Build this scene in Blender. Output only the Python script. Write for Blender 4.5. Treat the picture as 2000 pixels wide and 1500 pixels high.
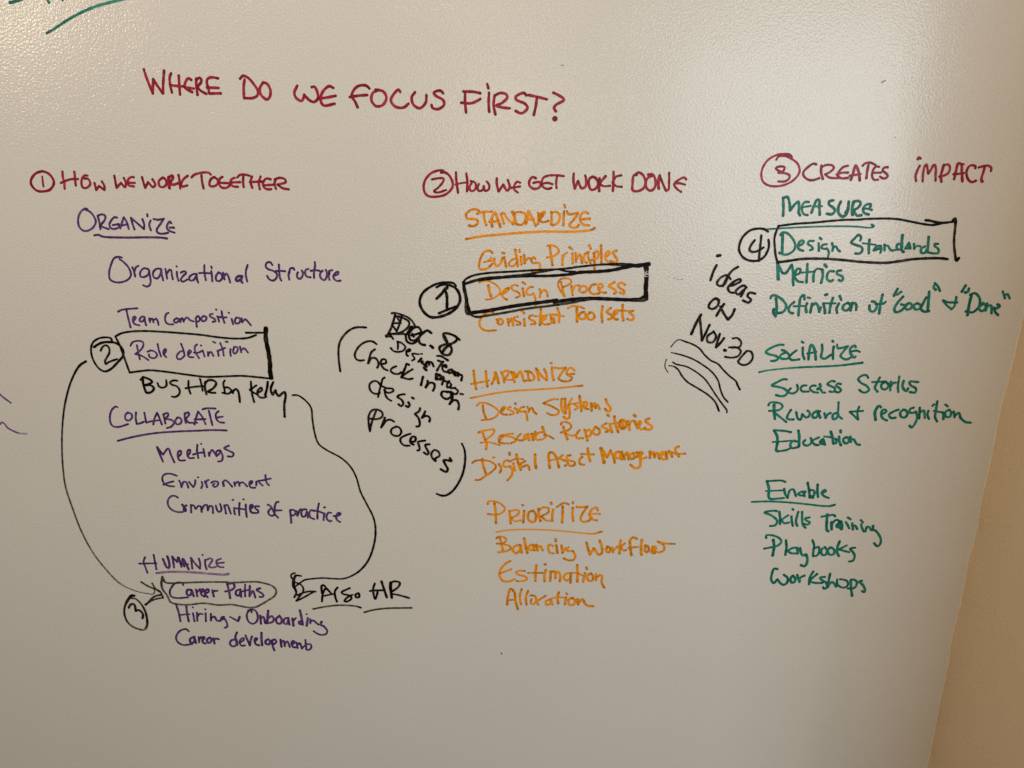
import bpy, math, random
from mathutils import Vector

for o in list(bpy.data.objects):
    bpy.data.objects.remove(o)
S = bpy.context.scene
COL = S.collection
R = math.radians

# ---------------------------------------------------------------- camera
PITCH = R(17.5)          # looking slightly down at the wall
DIST = 1.6                # metres from the wall (wall plane is y = 0)
EYE = Vector((0.0, -DIST, 1.78))
FPX = 1500.0             # focal length in photo pixels (photo 2000 wide)
cd = bpy.data.cameras.new('camera')
cam = bpy.data.objects.new('camera', cd)
COL.objects.link(cam)
cam.location = EYE
cam.rotation_euler = (math.pi/2 - PITCH, 0, 0)
cd.sensor_width = 36.0
cd.lens = 36.0*FPX/2000.0
cd.clip_start = 0.02
cd.clip_end = 100
S.camera = cam

# ---------------------------------------------------------------- light
W = bpy.data.worlds.new('World')
S.world = W
W.use_nodes = True
bg = W.node_tree.nodes['Background']
bg.inputs[0].default_value = (1.0, 0.80, 0.56, 1)
bg.inputs[1].default_value = 0.17

def area(name, loc, target, sx, sy, power, color):
    ld = bpy.data.lights.new(name, 'AREA')
    ld.shape = 'RECTANGLE'
    ld.size, ld.size_y = sx, sy
    ld.energy = power
    ld.color = color
    o = bpy.data.objects.new(name, ld)
    COL.objects.link(o)
    o.location = loc
    d = Vector(target) - Vector(loc)
    o.rotation_euler = d.to_track_quat('-Z', 'Y').to_euler()
    return o

# daylight window across the room, to the right
area('window_light', (2.35, -3.6, 1.72), (0.9, 0, 1.2), 2.6, 1.75, 64, (0.84, 0.95, 1.0))
area('added_band_light', (2.62, -3.5, 1.85), (1.0, 0, 1.5), 0.34, 1.3, 4.5, (0.95, 0.98, 1.0))  # added bright panel, reflected as the brighter band at the board's upper right
# warm fixtures
area('ceiling_light', (-4.15, -5.0, 3.05), (-1.0, 0, 1.8), 0.26, 0.26, 34, (1.0, 0.86, 0.60))
area('added_streak_light', (0.06, -5.3, 2.05), (0.0, 0, 1.6), 0.5, 1.5, 9, (1.0, 0.92, 0.76))  # added tall warm strip, shaped to reflect as the top-centre glare streak
area('table_lamp', (0.04, -5.0, 1.50), (0.0, 0, 1.6), 0.36, 0.50, 6, (1.0, 0.86, 0.62))
area('desk_lamp', (3.36, -5.0, 0.42), (0.8, 0, 1.4), 0.12, 0.12, 1.5, (1.0, 0.9, 0.7))
area('overhead_light', (-0.75, -1.9, 3.15), (-0.2, 0, 1.6), 2.2, 0.8, 31, (1.0, 0.82, 0.67))
S.view_settings.view_transform = 'Standard'
S.view_settings.look = 'None'
S.view_settings.exposure = 0.0
S.view_settings.gamma = 1.0

# ---------------------------------------------------------------- helpers
def ray(px, py):
    x = (px-1000.0)/FPX
    v = (750.0-py)/FPX
    c, s = math.cos(PITCH), math.sin(PITCH)
    return Vector((x, c + v*s, -s + v*c))

def at(px, py):
    """the point of the wall plane (y = 0) seen at a photo pixel"""
    d = ray(px, py)
    t = DIST/d.y
    return Vector((EYE.x + d.x*t, 0.0, EYE.z + d.z*t))

def px_size(px, py):
    a, b = at(px-1, py), at(px+1, py)
    c, d = at(px, py-1), at(px, py+1)
    return ((a-b).length + (c-d).length)/4

def mesh_obj(name, verts, faces, m, parent=None, loc=None, smooth=False):
    me = bpy.data.meshes.new(name)
    me.from_pydata([tuple(v) for v in verts], [], faces)
    me.materials.append(m)
    if smooth:
        me.polygons.foreach_set('use_smooth', [True]*len(me.polygons))
    me.update()
    o = bpy.data.objects.new(name, me)
    COL.objects.link(o)
    if loc is not None:
        o.location = loc
    if parent is not None:
        o.parent = parent
    return o

def empty(name, loc, parent=None):
    o = bpy.data.objects.new(name, None)
    COL.objects.link(o)
    o.empty_display_size = 0.02
    o.location = loc
    if parent is not None:
        o.parent = parent
    return o

# ---------------------------------------------------------------- materials
def new_mat(name):
    m = bpy.data.materials.new(name)
    m.use_nodes = True
    nt = m.node_tree
    return m, nt, nt.nodes['Principled BSDF']

def relief(nt, strength=1.0):
    """orange peel of rolled gloss paint, in metres on the wall"""
    N = nt.nodes; L = nt.links
    geo = N.new('ShaderNodeNewGeometry')
    n1 = N.new('ShaderNodeTexNoise'); n1.inputs['Scale'].default_value = 215
    n1.inputs['Detail'].default_value = 1.5; n1.inputs['Roughness'].default_value = 0.45
    n2 = N.new('ShaderNodeTexNoise'); n2.inputs['Scale'].default_value = 420
    n2.inputs['Detail'].default_value = 1.0
    # roller tracks make some patches rougher than others
    n3 = N.new('ShaderNodeTexNoise'); n3.inputs['Scale'].default_value = 5.0
    n3.inputs['Detail'].default_value = 2.0
    for n in (n1, n2, n3):
        L.new(geo.outputs['Position'], n.inputs['Vector'])
    mr = N.new('ShaderNodeMapRange')
    mr.inputs['From Min'].default_value = 0.3; mr.inputs['From Max'].default_value = 0.7
    mr.inputs['To Min'].default_value = 0.45; mr.inputs['To Max'].default_value = 1.25
    L.new(n3.outputs['Fac'], mr.inputs['Value'])
    b1 = N.new('ShaderNodeBump'); b1.inputs['Distance'].default_value = BUMP1*strength
    b2 = N.new('ShaderNodeBump'); b2.inputs['Distance'].default_value = BUMP2*strength
    L.new(n1.outputs['Fac'], b1.inputs['Height'])
    L.new(mr.outputs['Result'], b1.inputs['Strength'])
    L.new(n2.outputs['Fac'], b2.inputs['Height'])
    b2.inputs['Strength'].default_value = 1.0
    L.new(b1.outputs['Normal'], b2.inputs['Normal'])
    return geo, b2

BUMP1, BUMP2 = 0.00066, 0.00008
BOARD = (0.66, 0.645, 0.605)

def wall_paint(name, color, rough, spec, strength, vary=0.03):
    m, nt, p = new_mat(name)
    N = nt.nodes; L = nt.links
    geo, b = relief(nt, strength)
    L.new(b.outputs['Normal'], p.inputs['Normal'])
    # broad unevenness of the coat plus fine grain
    a = N.new('ShaderNodeTexNoise'); a.inputs['Scale'].default_value = 3.2; a.inputs['Detail'].default_value = 3
    g = N.new('ShaderNodeTexNoise'); g.inputs['Scale'].default_value = 520; g.inputs['Detail'].default_value = 2
    for n in (a, g):
        L.new(geo.outputs['Position'], n.inputs['Vector'])
    mx = N.new('ShaderNodeMix'); mx.data_type = 'RGBA'
    mx.inputs['A'].default_value = (*[c*(1-vary) for c in color], 1)
    mx.inputs['B'].default_value = (*[min(1, c*(1+vary)) for c in (color[0], color[1]*0.995, color[2]*1.01)], 1)
    L.new(a.outputs['Fac'], mx.inputs['Factor'])
    mr = N.new('ShaderNodeMapRange')
    mr.inputs['From Min'].default_value = 0.25; mr.inputs['From Max'].default_value = 0.75
    mr.inputs['To Min'].default_value = 0.80; mr.inputs['To Max'].default_value = 1.18
    L.new(g.outputs['Fac'], mr.inputs['Value'])
    ml = N.new('ShaderNodeVectorMath'); ml.operation = 'SCALE'
    L.new(mx.outputs['Result'], ml.inputs[0]); L.new(mr.outputs['Result'], ml.inputs['Scale'])
    L.new(ml.outputs['Vector'], p.inputs['Base Color'])
    p.inputs['Roughness'].default_value = rough
    p.inputs['Specular IOR Level'].default_value = spec
    return m

MAT_BOARD = wall_paint('whiteboard_paint', BOARD, 0.19, 0.52, 1.0)
MAT_TAN = wall_paint('tan_paint', (0.76, 0.59, 0.38), 0.55, 0.3, 0.6)
MAT_EDGE = wall_paint('paint_lip', (0.74, 0.66, 0.53), 0.45, 0.4, 0.3)

def ink(name, color, pale):
    m, nt, p = new_mat(name)
    N = nt.nodes; L = nt.links
    geo, b = relief(nt, 0.8)
    L.new(b.outputs['Normal'], p.inputs['Normal'])
    at_ = N.new('ShaderNodeAttribute'); at_.attribute_name = 'fade'
    n = N.new('ShaderNodeTexNoise'); n.inputs['Scale'].default_value = 190; n.inputs['Detail'].default_value = 2
    L.new(geo.outputs['Position'], n.inputs['Vector'])
    mr = N.new('ShaderNodeMapRange')
    mr.inputs['From Min'].default_value = 0.3; mr.inputs['From Max'].default_value = 0.75
    mr.inputs['To Min'].default_value = -0.10; mr.inputs['To Max'].default_value = 0.16
    L.new(n.outputs['Fac'], mr.inputs['Value'])
    ad = N.new('ShaderNodeMath'); ad.operation = 'ADD'; ad.use_clamp = True
    L.new(at_.outputs['Fac'], ad.inputs[0]); L.new(mr.outputs['Result'], ad.inputs[1])
    cr = N.new('ShaderNodeValToRGB')
    e = cr.color_ramp.elements
    e[0].position = 0.0; e[0].color = (*[c*0.55 for c in color], 1)
    e[1].position = 1.0; e[1].color = (*BOARD, 1)
    x = e.new(0.16); x.color = (*color, 1)
    x = e.new(0.45); x.color = (*pale, 1)
    L.new(ad.outputs[0], cr.inputs['Fac'])
    L.new(cr.outputs['Color'], p.inputs['Base Color'])
    p.inputs['Roughness'].default_value = 0.30
    p.inputs['Specular IOR Level'].default_value = 0.09 if name == 'black_ink' else 0.16
    return m

INK = {
    'red': ink('red_ink', (0.31, 0.014, 0.030), (0.40, 0.06, 0.09)),
    'purple': ink('purple_ink', (0.090, 0.030, 0.165), (0.21, 0.115, 0.26)),
    'orange': ink('orange_ink', (0.82, 0.285, 0.001), (0.74, 0.33, 0.035)),
    'green': ink('green_ink', (0.004, 0.175, 0.130), (0.045, 0.25, 0.19)),
    'black': ink('black_ink', (0.006, 0.0035, 0.002), (0.085, 0.075, 0.05)),
}

# ---------------------------------------------------------------- walls
corner = [(2050, 420), (1999, 613), (1989, 663), (1975.6, 715), (1962.5, 765), (1949, 824), (1937, 888),
          (1926, 938), (1915.5, 985), (1912, 1020), (1894, 1088), (1876, 1180), (1860, 1240), (1852, 1300),
          (1836, 1372), (1812, 1500)]
cp = [at(*q) for q in corner]
_n = len(cp); _mz = sum(p.z for p in cp)/_n; _mx = sum(p.x for p in cp)/_n
SL = sum((p.z-_mz)*(p.x-_mx) for p in cp)/sum((p.z-_mz)**2 for p in cp)
def fit_x(z): return _mx + SL*(z-_mz)
OV = max(p.x-fit_x(p.z) for p in cp) + 0.0015
print('corner slope', SL, 'overlap', OV)
# the paint runs down the corner with a slightly unsteady cut line
def edge_x(z):
    pts = sorted([(p.z, p.x) for p in cp])
    if z <= pts[0][0]: return fit_x(z)
    if z >= pts[-1][0]: return fit_x(z)
    for (a, xa), (b, xb) in zip(pts, pts[1:]):
        if a <= z <= b:
            return xa + (xb-xa)*(z-a)/(b-a)

Z0, Z1, X0 = -0.05, 2.75, -3.2
zs = [Z0] + [Z0 + (Z1-Z0)*i/120 for i in range(1, 121)]
rnd = random.Random(3)
jit = [rnd.uniform(-0.0011, 0.0011) for _ in zs]
ex = [edge_x(z)+j for z, j in zip(zs, jit)]
# painted board wall: a solid slab with the corner edge following the cut line
v = []; f = []
cx = [fit_x(z) for z in zs]
for z, x in zip(zs, [e+0.003 for e in ex]):
    v += [(X0, 0, z), (x, 0, z), (X0, 0.12, z), (x, 0.12, z)]
n = len(zs)
for i in range(n-1):
    a, b = i*4, (i+1)*4
    f += [(a, a+1, b+1, b), (a+2, b+2, b+3, a+3), (a+1, a+3, b+3, b+1), (a, b, b+2, a+2)]
f += [(0, 2, 3, 1), ((n-1)*4, (n-1)*4+1, (n-1)*4+3, (n-1)*4+2)]
wall = mesh_obj('wall_whiteboard', v, f, MAT_BOARD)
wall['kind'] = 'structure'
wall['label'] = 'cream white glossy dry-erase painted wall carrying all the handwriting'

# lip of paint where the glossy coat stops at the corner
v = []; f = []
for z, x in zip(zs, ex):
    w = 0.0024 + rnd.uniform(-0.0008, 0.0010)
    v += [(x-w, -0.0001, z), (x-w*0.4, -0.0011, z), (x+0.0010, -0.0009, z), (x+0.0014, 0.0, z)]
for i in range(n-1):
    for k in range(3):
        a, b = i*4+k, (i+1)*4+k
        f.append((a, a+1, b+1, b))
lip = mesh_obj('paint_edge', v, f, MAT_EDGE, parent=wall, smooth=True)

# tan return wall coming forward from the corner
RD = 0.58
v = []; f = []
for z, x, e in zip(zs, cx, ex):
    v += [(e, 0.0, z), (e*0.8+x*0.2, -0.006, z), (e*0.3+x*0.7, -0.03, z), (x, -0.06, z), (x, -RD, z), (x+0.16, -RD, z), (x+0.16, 0.12, z)]
for i in range(n-1):
    for k in range(6):
        a, b = i*7+k, (i+1)*7+k
        f.append((a, a+1, b+1, b))
side = mesh_obj('wall_return', v, f, MAT_TAN)
for q in side.data.polygons:
    q.use_smooth = (q.index % 6) < 3
side['kind'] = 'structure'
side['label'] = 'plain tan painted side wall meeting the white wall at the right corner'

# floor of the room, below the view
fl, nt, p = new_mat('floor_carpet')
p.inputs['Base Color'].default_value = (0.16, 0.12, 0.09, 1)
p.inputs['Roughness'].default_value = 0.9
tn = nt.nodes.new('ShaderNodeTexNoise'); tn.inputs['Scale'].default_value = 60
bb = nt.nodes.new('ShaderNodeBump'); bb.inputs['Distance'].default_value = 0.003
nt.links.new(tn.outputs['Fac'], bb.inputs['Height']); nt.links.new(bb.outputs['Normal'], p.inputs['Normal'])
fo = mesh_obj('floor', [(-6, -8, -0.004), (6, -8, -0.004), (6, 0.3, -0.004), (-6, 0.3, -0.004)], [(0, 1, 2, 3)], fl)
fo['kind'] = 'structure'

# ---------------------------------------------------------------- writing
# Each "> " line is one piece of writing: name|label|category|ink|pen width (photo px)
# "w" opens a word, "n" a named part, every other line is one letter: strokes of x,y
# points on a zoomed crop of the wall (@crop: origin and scale), "!" a sharp turn,
# w = pen width, f = how dry the pen runs.
DATA = r'''
@a 260 120 4.5455
@b 660 120 4.3478
@1 50 320 7.1429
@2 320 320 7.1429
@3 190 480 7.1429
@4 430 480 7.1429
@5 160 630 9.0909
@6 370 630 7.8958
@7 200 780 7.1429
@8 300 900 10
@9 480 900 10
> heading_writing|red handwritten heading asking WHERE DO WE FOCUS FIRST? along the top|handwriting|red|5.0
w WHERE
@a 95,70 125,160 175,285! 178,155! 215,215 265,285! 268,180 275,80
@a 338,105 325,140 328,200 345,278; 405,125 410,210 417,295; 330,210 380,217 445,222
@a 518,165 490,150 462,190 460,230 480,250 525,272; 462,232 540,241
@a 560,150 562,220 572,297; 558,165 590,145 605,160 600,190 568,225; 568,225 600,260 650,288
@a 755,150 690,142 658,160 655,190 665,228; 655,232 760,235; 668,230 675,285! 780,283
w DO
@a 948,155 975,128 1020,145 1070,200 1110,270 1100,305 1060,325 985,325; 990,160 982,220 985,325
@a 1155,185 1125,240 1135,295 1190,338 1215,310 1218,250 1190,200 1155,185
w WE
@a 1458,215 1432,275 1445,320 1495,350 1515,320 1520,295! 1560,340 1605,360 1640,330 1635,270 1610,225 1585,228
@a 1778,235 1740,220 1690,260 1665,320 1675,375 1700,392 1790,375; 1645,330 1710,322 1800,305
w FOCUS
@b 268,230 240,205 170,210 125,260 120,300 145,340 168,390; 100,303 180,290 250,285
@b 345,240 295,270 285,330 325,380 380,370 412,310 385,255 320,240
@b 530,260 515,240 465,290 450,335 490,385 560,390 600,358
@b 655,262 628,300 640,365 695,397 745,350 752,285
@b 895,272 870,248 815,265 830,290 895,330 900,370 850,405 805,395 795,370
w FIRST
@b 1210,270 1150,258 1065,255; 1080,258 1080,340 1088,435; 1045,350 1130,355 1200,325 1210,318
@b 1268,192 1278,228; 1283,265 1280,350 1285,428
@b 1330,290 1322,370 1337,450; 1330,290 1380,268 1430,280 1438,305 1390,355 1345,375 1390,390 1460,398
@b 1600,290 1580,268 1510,300 1515,325 1590,360 1610,395 1560,440 1508,420
@b 1615,285 1690,300 1775,322; 1690,305 1680,380 1663,455
n question_mark
@b 1828,265 1880,290 1920,325 1850,370 1835,395 1852,425; w11 1842,485 1843,488
> column_title_writing|red handwriting HOW WE WORK TOGETHER behind a red circled 1, top of left column|handwriting|red|4.2
n circle
@1 w4.5 235,102 140,135 75,230 85,300 160,375 240,385 340,360 395,270 370,190 310,130 235,102
n numeral
@1 w3.3 232,175 240,250 250,320
w HOW
@1 515,105 520,190 540,260 545,350; 680,110 690,200 700,305; 490,268 540,245 630,215 735,212
@1 865,165 830,160 790,205 780,280 800,330 850,335 900,290 895,240 860,205 825,205
@1 962,268 985,365! 1025,310! 1100,365! 1100,310 1065,245
w WE
@1 1238,165 1250,230 1270,335! 1330,265! 1385,325 1400,270 1370,195
@1 1510,185 1460,190 1425,240 1440,300 1510,315; 1435,265 1525,265
w WORK
@1 1625,185 1645,260 1670,335! 1710,255! 1780,325 1810,290 1770,215
@1 1915,190 1860,240 1870,310 1920,325 1965,280 1950,215 1915,190
@2 w5.5 70,185 65,260 80,340; w5 60,195 120,165 130,190 90,260; 95,285 140,290 200,270
@2 205,155 220,240 230,345; 335,165 270,220 235,290! 260,315 330,300
w TOGETHER
@2 385,190 430,150 560,120 630,125 655,150; 525,160 535,250 555,345
@2 710,180 660,210 635,280 650,310 710,310 755,270 750,220 700,185
@2 820,180 780,210 775,290 810,330 870,335 920,300 925,270! 790,265
@2 990,195 950,210 930,260 960,310 1035,320; 935,260 1065,255
@2 1025,190 1060,155 1130,150 1195,165; 1110,175 1105,250 1115,325
@2 1230,175 1210,250 1235,335; 1350,175 1325,260 1340,355; 1200,255 1280,250 1370,245
@2 1490,215 1430,205 1385,260 1400,330 1450,355 1500,352; 1400,300 1530,290
@2 1560,215 1545,280 1565,350; 1545,215 1620,195 1690,215 1700,255 1650,275 1585,290; 1590,290 1660,340 1745,355
> subheading_writing|underlined purple handwriting ORGANIZE under the circled 1 title|handwriting|purple|3.7
w ORGANIZE
@1 865,635 835,625 770,670 735,760 745,870 800,930 860,935 940,890 980,810 950,730 900,670 835,640
@1 1005,725 1025,800 1045,910; 1005,725 1060,705 1110,725 1105,780 1045,855; 1045,865 1100,890 1160,910
@1 1275,750 1240,745 1195,790 1170,850 1195,900 1260,905 1300,880 1300,840! 1215,855
@1 1320,900 1345,820 1370,745! 1410,810 1440,910; 1335,860 1420,845
@1 1470,750 1490,830 1520,915; 1470,755 1560,830 1650,910! 1655,850 1630,770
@1 1698,700 1700,732; 1745,790 1725,850 1750,930
@1 1785,770 1850,780 1930,765! 1880,840 1830,920 1850,965 1920,975 1990,960
@2 105,830 85,805 50,850 45,900 80,935 150,960; 80,890 w4.5 140,890
n underline
@1 w3.8 960,998 1010,990 1080,1015 1400,1028 1700,1025 1900,1030 1975,1042
> list_item_writing|purple handwriting Organizational Structure below underlined ORGANIZE|handwriting|purple|3.5
w Organizational
@3 345,165 300,155 240,170 190,270 165,390 180,470 260,510 350,505 430,470 470,410 440,310 370,230 310,185
@3 490,300 510,350 530,430; 520,350 540,300 575,280
@3 710,325 650,315 600,370 605,430 660,435 710,400 722,340! 735,420 745,500 730,550 690,570 640,550
@3 890,325 830,320 780,370 790,440 840,455 880,400 895,330! 900,400 920,485
@3 950,320 965,400 975,460; 970,390 1010,335 1030,340 1040,400 1055,470
@3 1108,285 1108,292; 1110,360 1115,430 1135,490
@3 1165,375 1215,355 1240,375 1200,420 1165,475 1190,500 1260,470
@3 1390,395 1340,395 1285,440 1290,480 1340,480 1388,410! 1390,460 1408,515
@3 1495,270 1495,370 1515,480; 1420,380 1500,380 1590,385
@3 1590,290 1598,315; 1590,350 1600,420 1605,495
@3 1690,370 1655,430 1665,485 1710,490 1745,440 1720,385 1690,370
@3 1755,375 1775,470; 1775,420 1800,385 1830,430 1855,515
@4 w4.5 310,425 255,425 220,460 230,490 270,480 303,440! 290,480 310,515
@4 385,265 360,350 360,420 378,500
w Structure
@4 730,270 700,230 655,235 635,280 660,320 740,350 790,390 785,450 740,485 690,470 655,420
@4 820,260 825,370 835,450 855,488; 770,355 830,350 910,355
@4 975,320 955,400 965,475; 965,380 980,320 1020,310 1035,335
@4 1085,370 1070,410 1085,450 1115,460 1145,430 1155,380 1140,345
@4 1235,325 1200,330 1185,380 1210,430 1262,440
@4 1320,225 1325,270 1310,370 1310,450; 1265,350 1330,340 1390,350
@4 1430,345 1395,390 1400,440 1450,480 1485,440 1490,380 1475,335
@4 1520,350 1515,420 1525,475; 1520,400 1535,345 1565,340
@4 1590,415 1640,400 1650,365 1625,365 1580,420 1590,460 1630,490 1680,485
> list_item_writing|purple handwriting Team Composition just above the black box around Role definition|handwriting|purple|3.4
w Team
@3 290,920 340,895 450,880 560,872; 405,890 430,1000 465,1140
@3 505,1050 530,1020 535,990 505,995 495,1040 520,1090 590,1110
@3 655,990 620,990 590,1040 610,1060 650,1040 662,1000! 665,1050 682,1110
@3 725,1010 735,1065; 735,1040 765,1015 785,1070; 785,1040 820,1015 845,1060 855,1105
w Composition
@3 995,935 965,950 945,1010 960,1070 1000,1095 1060,1095
@3 1110,1010 1070,1040 1080,1070 1120,1065 1135,1025 1110,1010
@3 1150,1020 1160,1065; 1155,1050 1185,1005 1205,1060; 1205,1045 1250,1000 1300,1040 1345,1055
@3 1375,1010 1380,1070 1390,1130; 1375,1010 1405,980 1430,1010 1420,1050 1380,1060
@3 1480,980 1450,1020 1475,1055 1510,1040 1525,1000 1490,980
@3 1610,950 1570,960 1580,990 1630,1015 1650,1050 1610,1062
@3 1658,888 1662,893; 1680,985 1700,1060
@3 1735,910 1745,980 1775,1075; 1670,985 1740,1000 1805,998
@3 1832,935 1840,935; 1875,1020 1895,1095
@4 225,1000 205,1050 225,1085 270,1070 280,1015 225,1000
@4 300,1010 310,1070; 310,1060 350,1025 380,1050 430,1110
> circled_number|black circled 2 left of the box around Role definition|handwriting|black|3.2
n circle
@5 535,320 520,280 430,260 300,280 200,350 165,460 185,610 260,760 340,840 w3.8 420,865 520,820 640,700 730,590 w4.2 730,490 680,410 600,360 500,345 380,350 270,395 220,435
n numeral
@5 335,500 370,430 430,400 480,440 490,530 450,610 410,690 425,735! 480,700 630,645
> drawn_box|black hand-drawn box around Role definition with a thick right side|drawn box|black|3.4
n box_side
@5 595,245 700,190 850,160 1100,148 1400,160 2000,205 @6 200,190 450,225 700,245 900,235 1030,190
n box_side
@6 870,155 1150,155
n box_side
@6 w8 1180,85 1180,250 1220,450 1245,650 1245,750 1265,855
n box_side
@5 850,885 1000,865 1200,845 1400,860 2000,940 @6 250,835 500,830 800,820 1000,835 1280,865
n box_side
@5 595,245 660,370 730,550 790,720 850,885
> list_item_writing|purple handwriting Role definition inside a black box|handwriting|purple|3.2
w Role
@5 860,415 900,350 1000,325 1080,345 1090,410 1040,490 950,560; 975,400 1000,520 1030,655; 945,560 1060,590 1180,665
@5 1160,520 1230,495 1310,530 1335,580 1300,625 1240,630 1195,600 1190,560
@5 1345,380 1365,480 1405,605
@5 1460,560 1490,510 1490,470 1455,490 1450,560 1500,615
w definition
@5 1760,375 1800,480 1825,590; 1810,500 1740,520 1685,590 1700,645 1760,645 1820,590
@5 1890,570 1940,510 1910,490 1880,560 1910,610 1985,615
@6 120,335 85,370 90,450 150,550; 70,465 130,465
@6 176,353 182,353; 150,460 205,430! 235,525
@6 285,450 290,515; 290,490 330,450 370,515
@6 365,295 400,312; 440,440 450,515
@6 475,315 510,400 530,510; 430,440 550,390
@6 560,295 590,297; 635,405 630,460 640,515
@6 690,375 740,380 740,440 700,480 675,450 685,390
@6 780,370 800,460; 800,430 840,395 870,420 905,465
> note_writing|black handwriting BUG HR by Kelly under the box around Role definition|handwriting|black|3.3
w BUG
@5 w4 1045,1015 1090,965; 1085,970 1090,1080 1140,1240; 1090,965 1190,1000 1250,1050 1190,1090 1110,1110; 1110,1110 1220,1110 1280,1160 1250,1220 1190,1245 1140,1240
@5 1345,1070 1370,1130 1440,1155 1500,1120 1500,1020
@5 1700,1030 1630,1025 1565,1060 1600,1100 1690,1130 1740,1210 1720,1280 1650,1320 1600,1310
w HR
@5 1895,1030 1895,1150 1930,1260; 1840,1165 @6 110,985 230,980; 165,865 190,960 205,1050
@6 w3.8 250,910 240,1000 265,1105; 240,940 290,890 370,890 415,930 380,1000 290,1060; 290,1065 340,1080 400,1080
w by
@6 545,890 525,930 545,1050 550,1085; 510,1080 600,1095 650,1050 600,1000 545,1000
@6 w3.8 670,1085 680,1050 720,1025 750,1050 770,1130 780,1225
w Kelly
@6 950,905 955,1000 970,1110 1000,1225; 1035,965 960,1020! 930,1030 980,1070 1040,1105
@6 1060,1080 1120,1040 1110,1000 1060,1040 1050,1100 1090,1150 1150,1155 1190,1140
@6 w4 1210,910 1200,1000 1170,1120
@6 w4 1295,915 1260,1000 1260,1060 1285,1110! 1330,1040
@6 w4 1330,1040 1340,1080 1380,1130 1430,1090 1470,1070 1485,1120 1465,1260 1470,1450
> subheading_writing|underlined purple handwriting COLLABORATE in the left column|handwriting|purple|3.4
w COLLABORATE
@7 210,110 185,100 130,150 105,240 115,330 150,375 220,385 360,345
@7 360,180 320,220 325,280 370,295 415,250 400,200 350,190
@7 470,180 465,260 480,345! 540,330 580,310
@7 585,185 600,260 610,325! 680,305
@7 710,350 730,260 765,185! 800,270 830,350; 690,305 800,290
@7 850,210 865,270 880,340; 850,210 910,190 920,220 870,275; 870,275 960,285 1000,325 960,380 900,400
@7 1055,250 1015,300 1035,345 1085,340 1105,300 1080,255 1040,255
@7 1150,190 1150,260 1165,330; 1145,205 1200,180 1210,210 1165,270; 1165,275 1200,320 1320,325
@7 1285,350 1310,250 1335,170! 1390,240 1440,345; 1285,280 1440,275
@7 1395,140 1450,125 1580,128; 1485,155 1510,260 1535,360
@7 1620,165 1585,200 1590,270 1630,315 1700,325; 1590,255 1680,240
n underline
@7 215,578 400,530 700,475 1000,450 1300,438 1550,428 1735,433
> list_item_writing|purple handwriting Meetings under COLLABORATE|handwriting|purple|3.4
w Meetings
@7 w4.5 765,665 w4 800,760 w3.4 845,870; 765,665 845,770! 920,685 955,770 1005,880
@7 1060,800 1095,760 1095,715 1060,730 1055,810 1080,850 1155,850
@7 1190,780 1225,740 1220,700 1190,720 1190,790 1220,820 1280,815
@7 1325,635 1320,720 1340,820; 1265,770 1330,750 1410,740
@7 1376,618 1380,624; 1410,690 1430,800
@7 1485,740 1490,790; 1490,770 1530,705 1560,740 1595,795
@7 1640,710 1600,720 1585,770 1620,770 1650,720! 1680,800 1660,860 1615,865
@7 1765,645 1700,680 1750,710 1830,755 1815,795 1750,795
> list_item_writing|purple handwriting Environment between Meetings and Communities of practice|handwriting|purple|3.2
w Environment
@8 455,295 380,265 270,250 195,280 170,340 185,410 230,460 300,490 400,500; 190,470 250,440 390,400
@8 500,385 530,450 545,515! 590,410 640,420 680,530
@8 690,410 775,515! 810,450 815,375
@8 862,325 874,318; 940,410 955,470 930,535
@8 w4 1010,400 1045,515; w3.2 1000,420 1075,370
@8 1125,430 1180,400 1260,420 1250,480 1190,510 1160,480 1190,445
@8 w4 1355,410 1370,490; w3.2 1350,440 1390,380 1440,400 1535,505
@8 1575,420 1590,490; 1590,450 1650,405 1680,490; 1680,440 1740,420 1830,500
@9 75,460 120,435 130,395 90,400 70,460 100,520 190,525
@9 210,400 205,480; 200,420 250,395; 270,430 330,485
@9 385,275 390,350 410,430 455,475; 240,395 380,370 490,345
> list_item_writing|purple handwriting Communities of practice below Environment|handwriting|purple|3.3
w Communities
@8 475,720 430,690 360,685 300,730 275,810 300,900 370,965 470,1000 570,1000
@8 w4 560,855 595,900 640,870; 600,895 590,970 620,985 625,940
@8 730,860 735,1010; 735,870 780,870 820,940! 880,880 920,890
@8 925,900 940,1000; 940,960 990,870 1040,860 1060,970! 1100,880 1150,900 1160,1020
@8 1215,870 1240,960 1280,1000 1320,970 1320,900 1295,840
@8 1380,870 1400,950 1415,1030; 1385,880 1440,860 1470,920 1510,1035
@8 1543,765 1555,762; 1580,915 1575,980 1590,1045
@8 1680,820 1670,940 1675,1065; 1570,925 1680,935 1790,950
@8 1752,755 1764,748; 1800,850 1805,970 1820,1100
@8 w4 1900,930 1935,900 1930,860 1895,870 1885,950 1920,1010 w3.2 1990,1015
@9 260,890 180,890 190,930 240,970 245,1010 150,1020
w of
@9 430,855 490,890 530,960 570,1040 630,1110; 490,930 445,980 450,1040 510,1075 560,1050
@9 640,800 600,810 570,880 565,990 560,1060; 560,970 700,965
w practice
@9 865,960 880,1080 890,1215; 870,960 940,960 980,1010 940,1060 890,1070
@9 990,980 1010,1075! 1050,970 1080,940
@9 1190,950 1120,950 1085,1020 1110,1090 1160,1080 1195,990! 1200,1050 1215,1110
@9 1330,980 1280,960 1240,1020 1260,1100 1340,1140
@9 1430,830 1405,960 1400,1130; 1330,970 1430,990 1540,1030
@9 1530,910 1548,905; 1535,1030 1520,1160
@9 1670,1015 1620,1010 1580,1070 1590,1140 1640,1180 1675,1170
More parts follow.
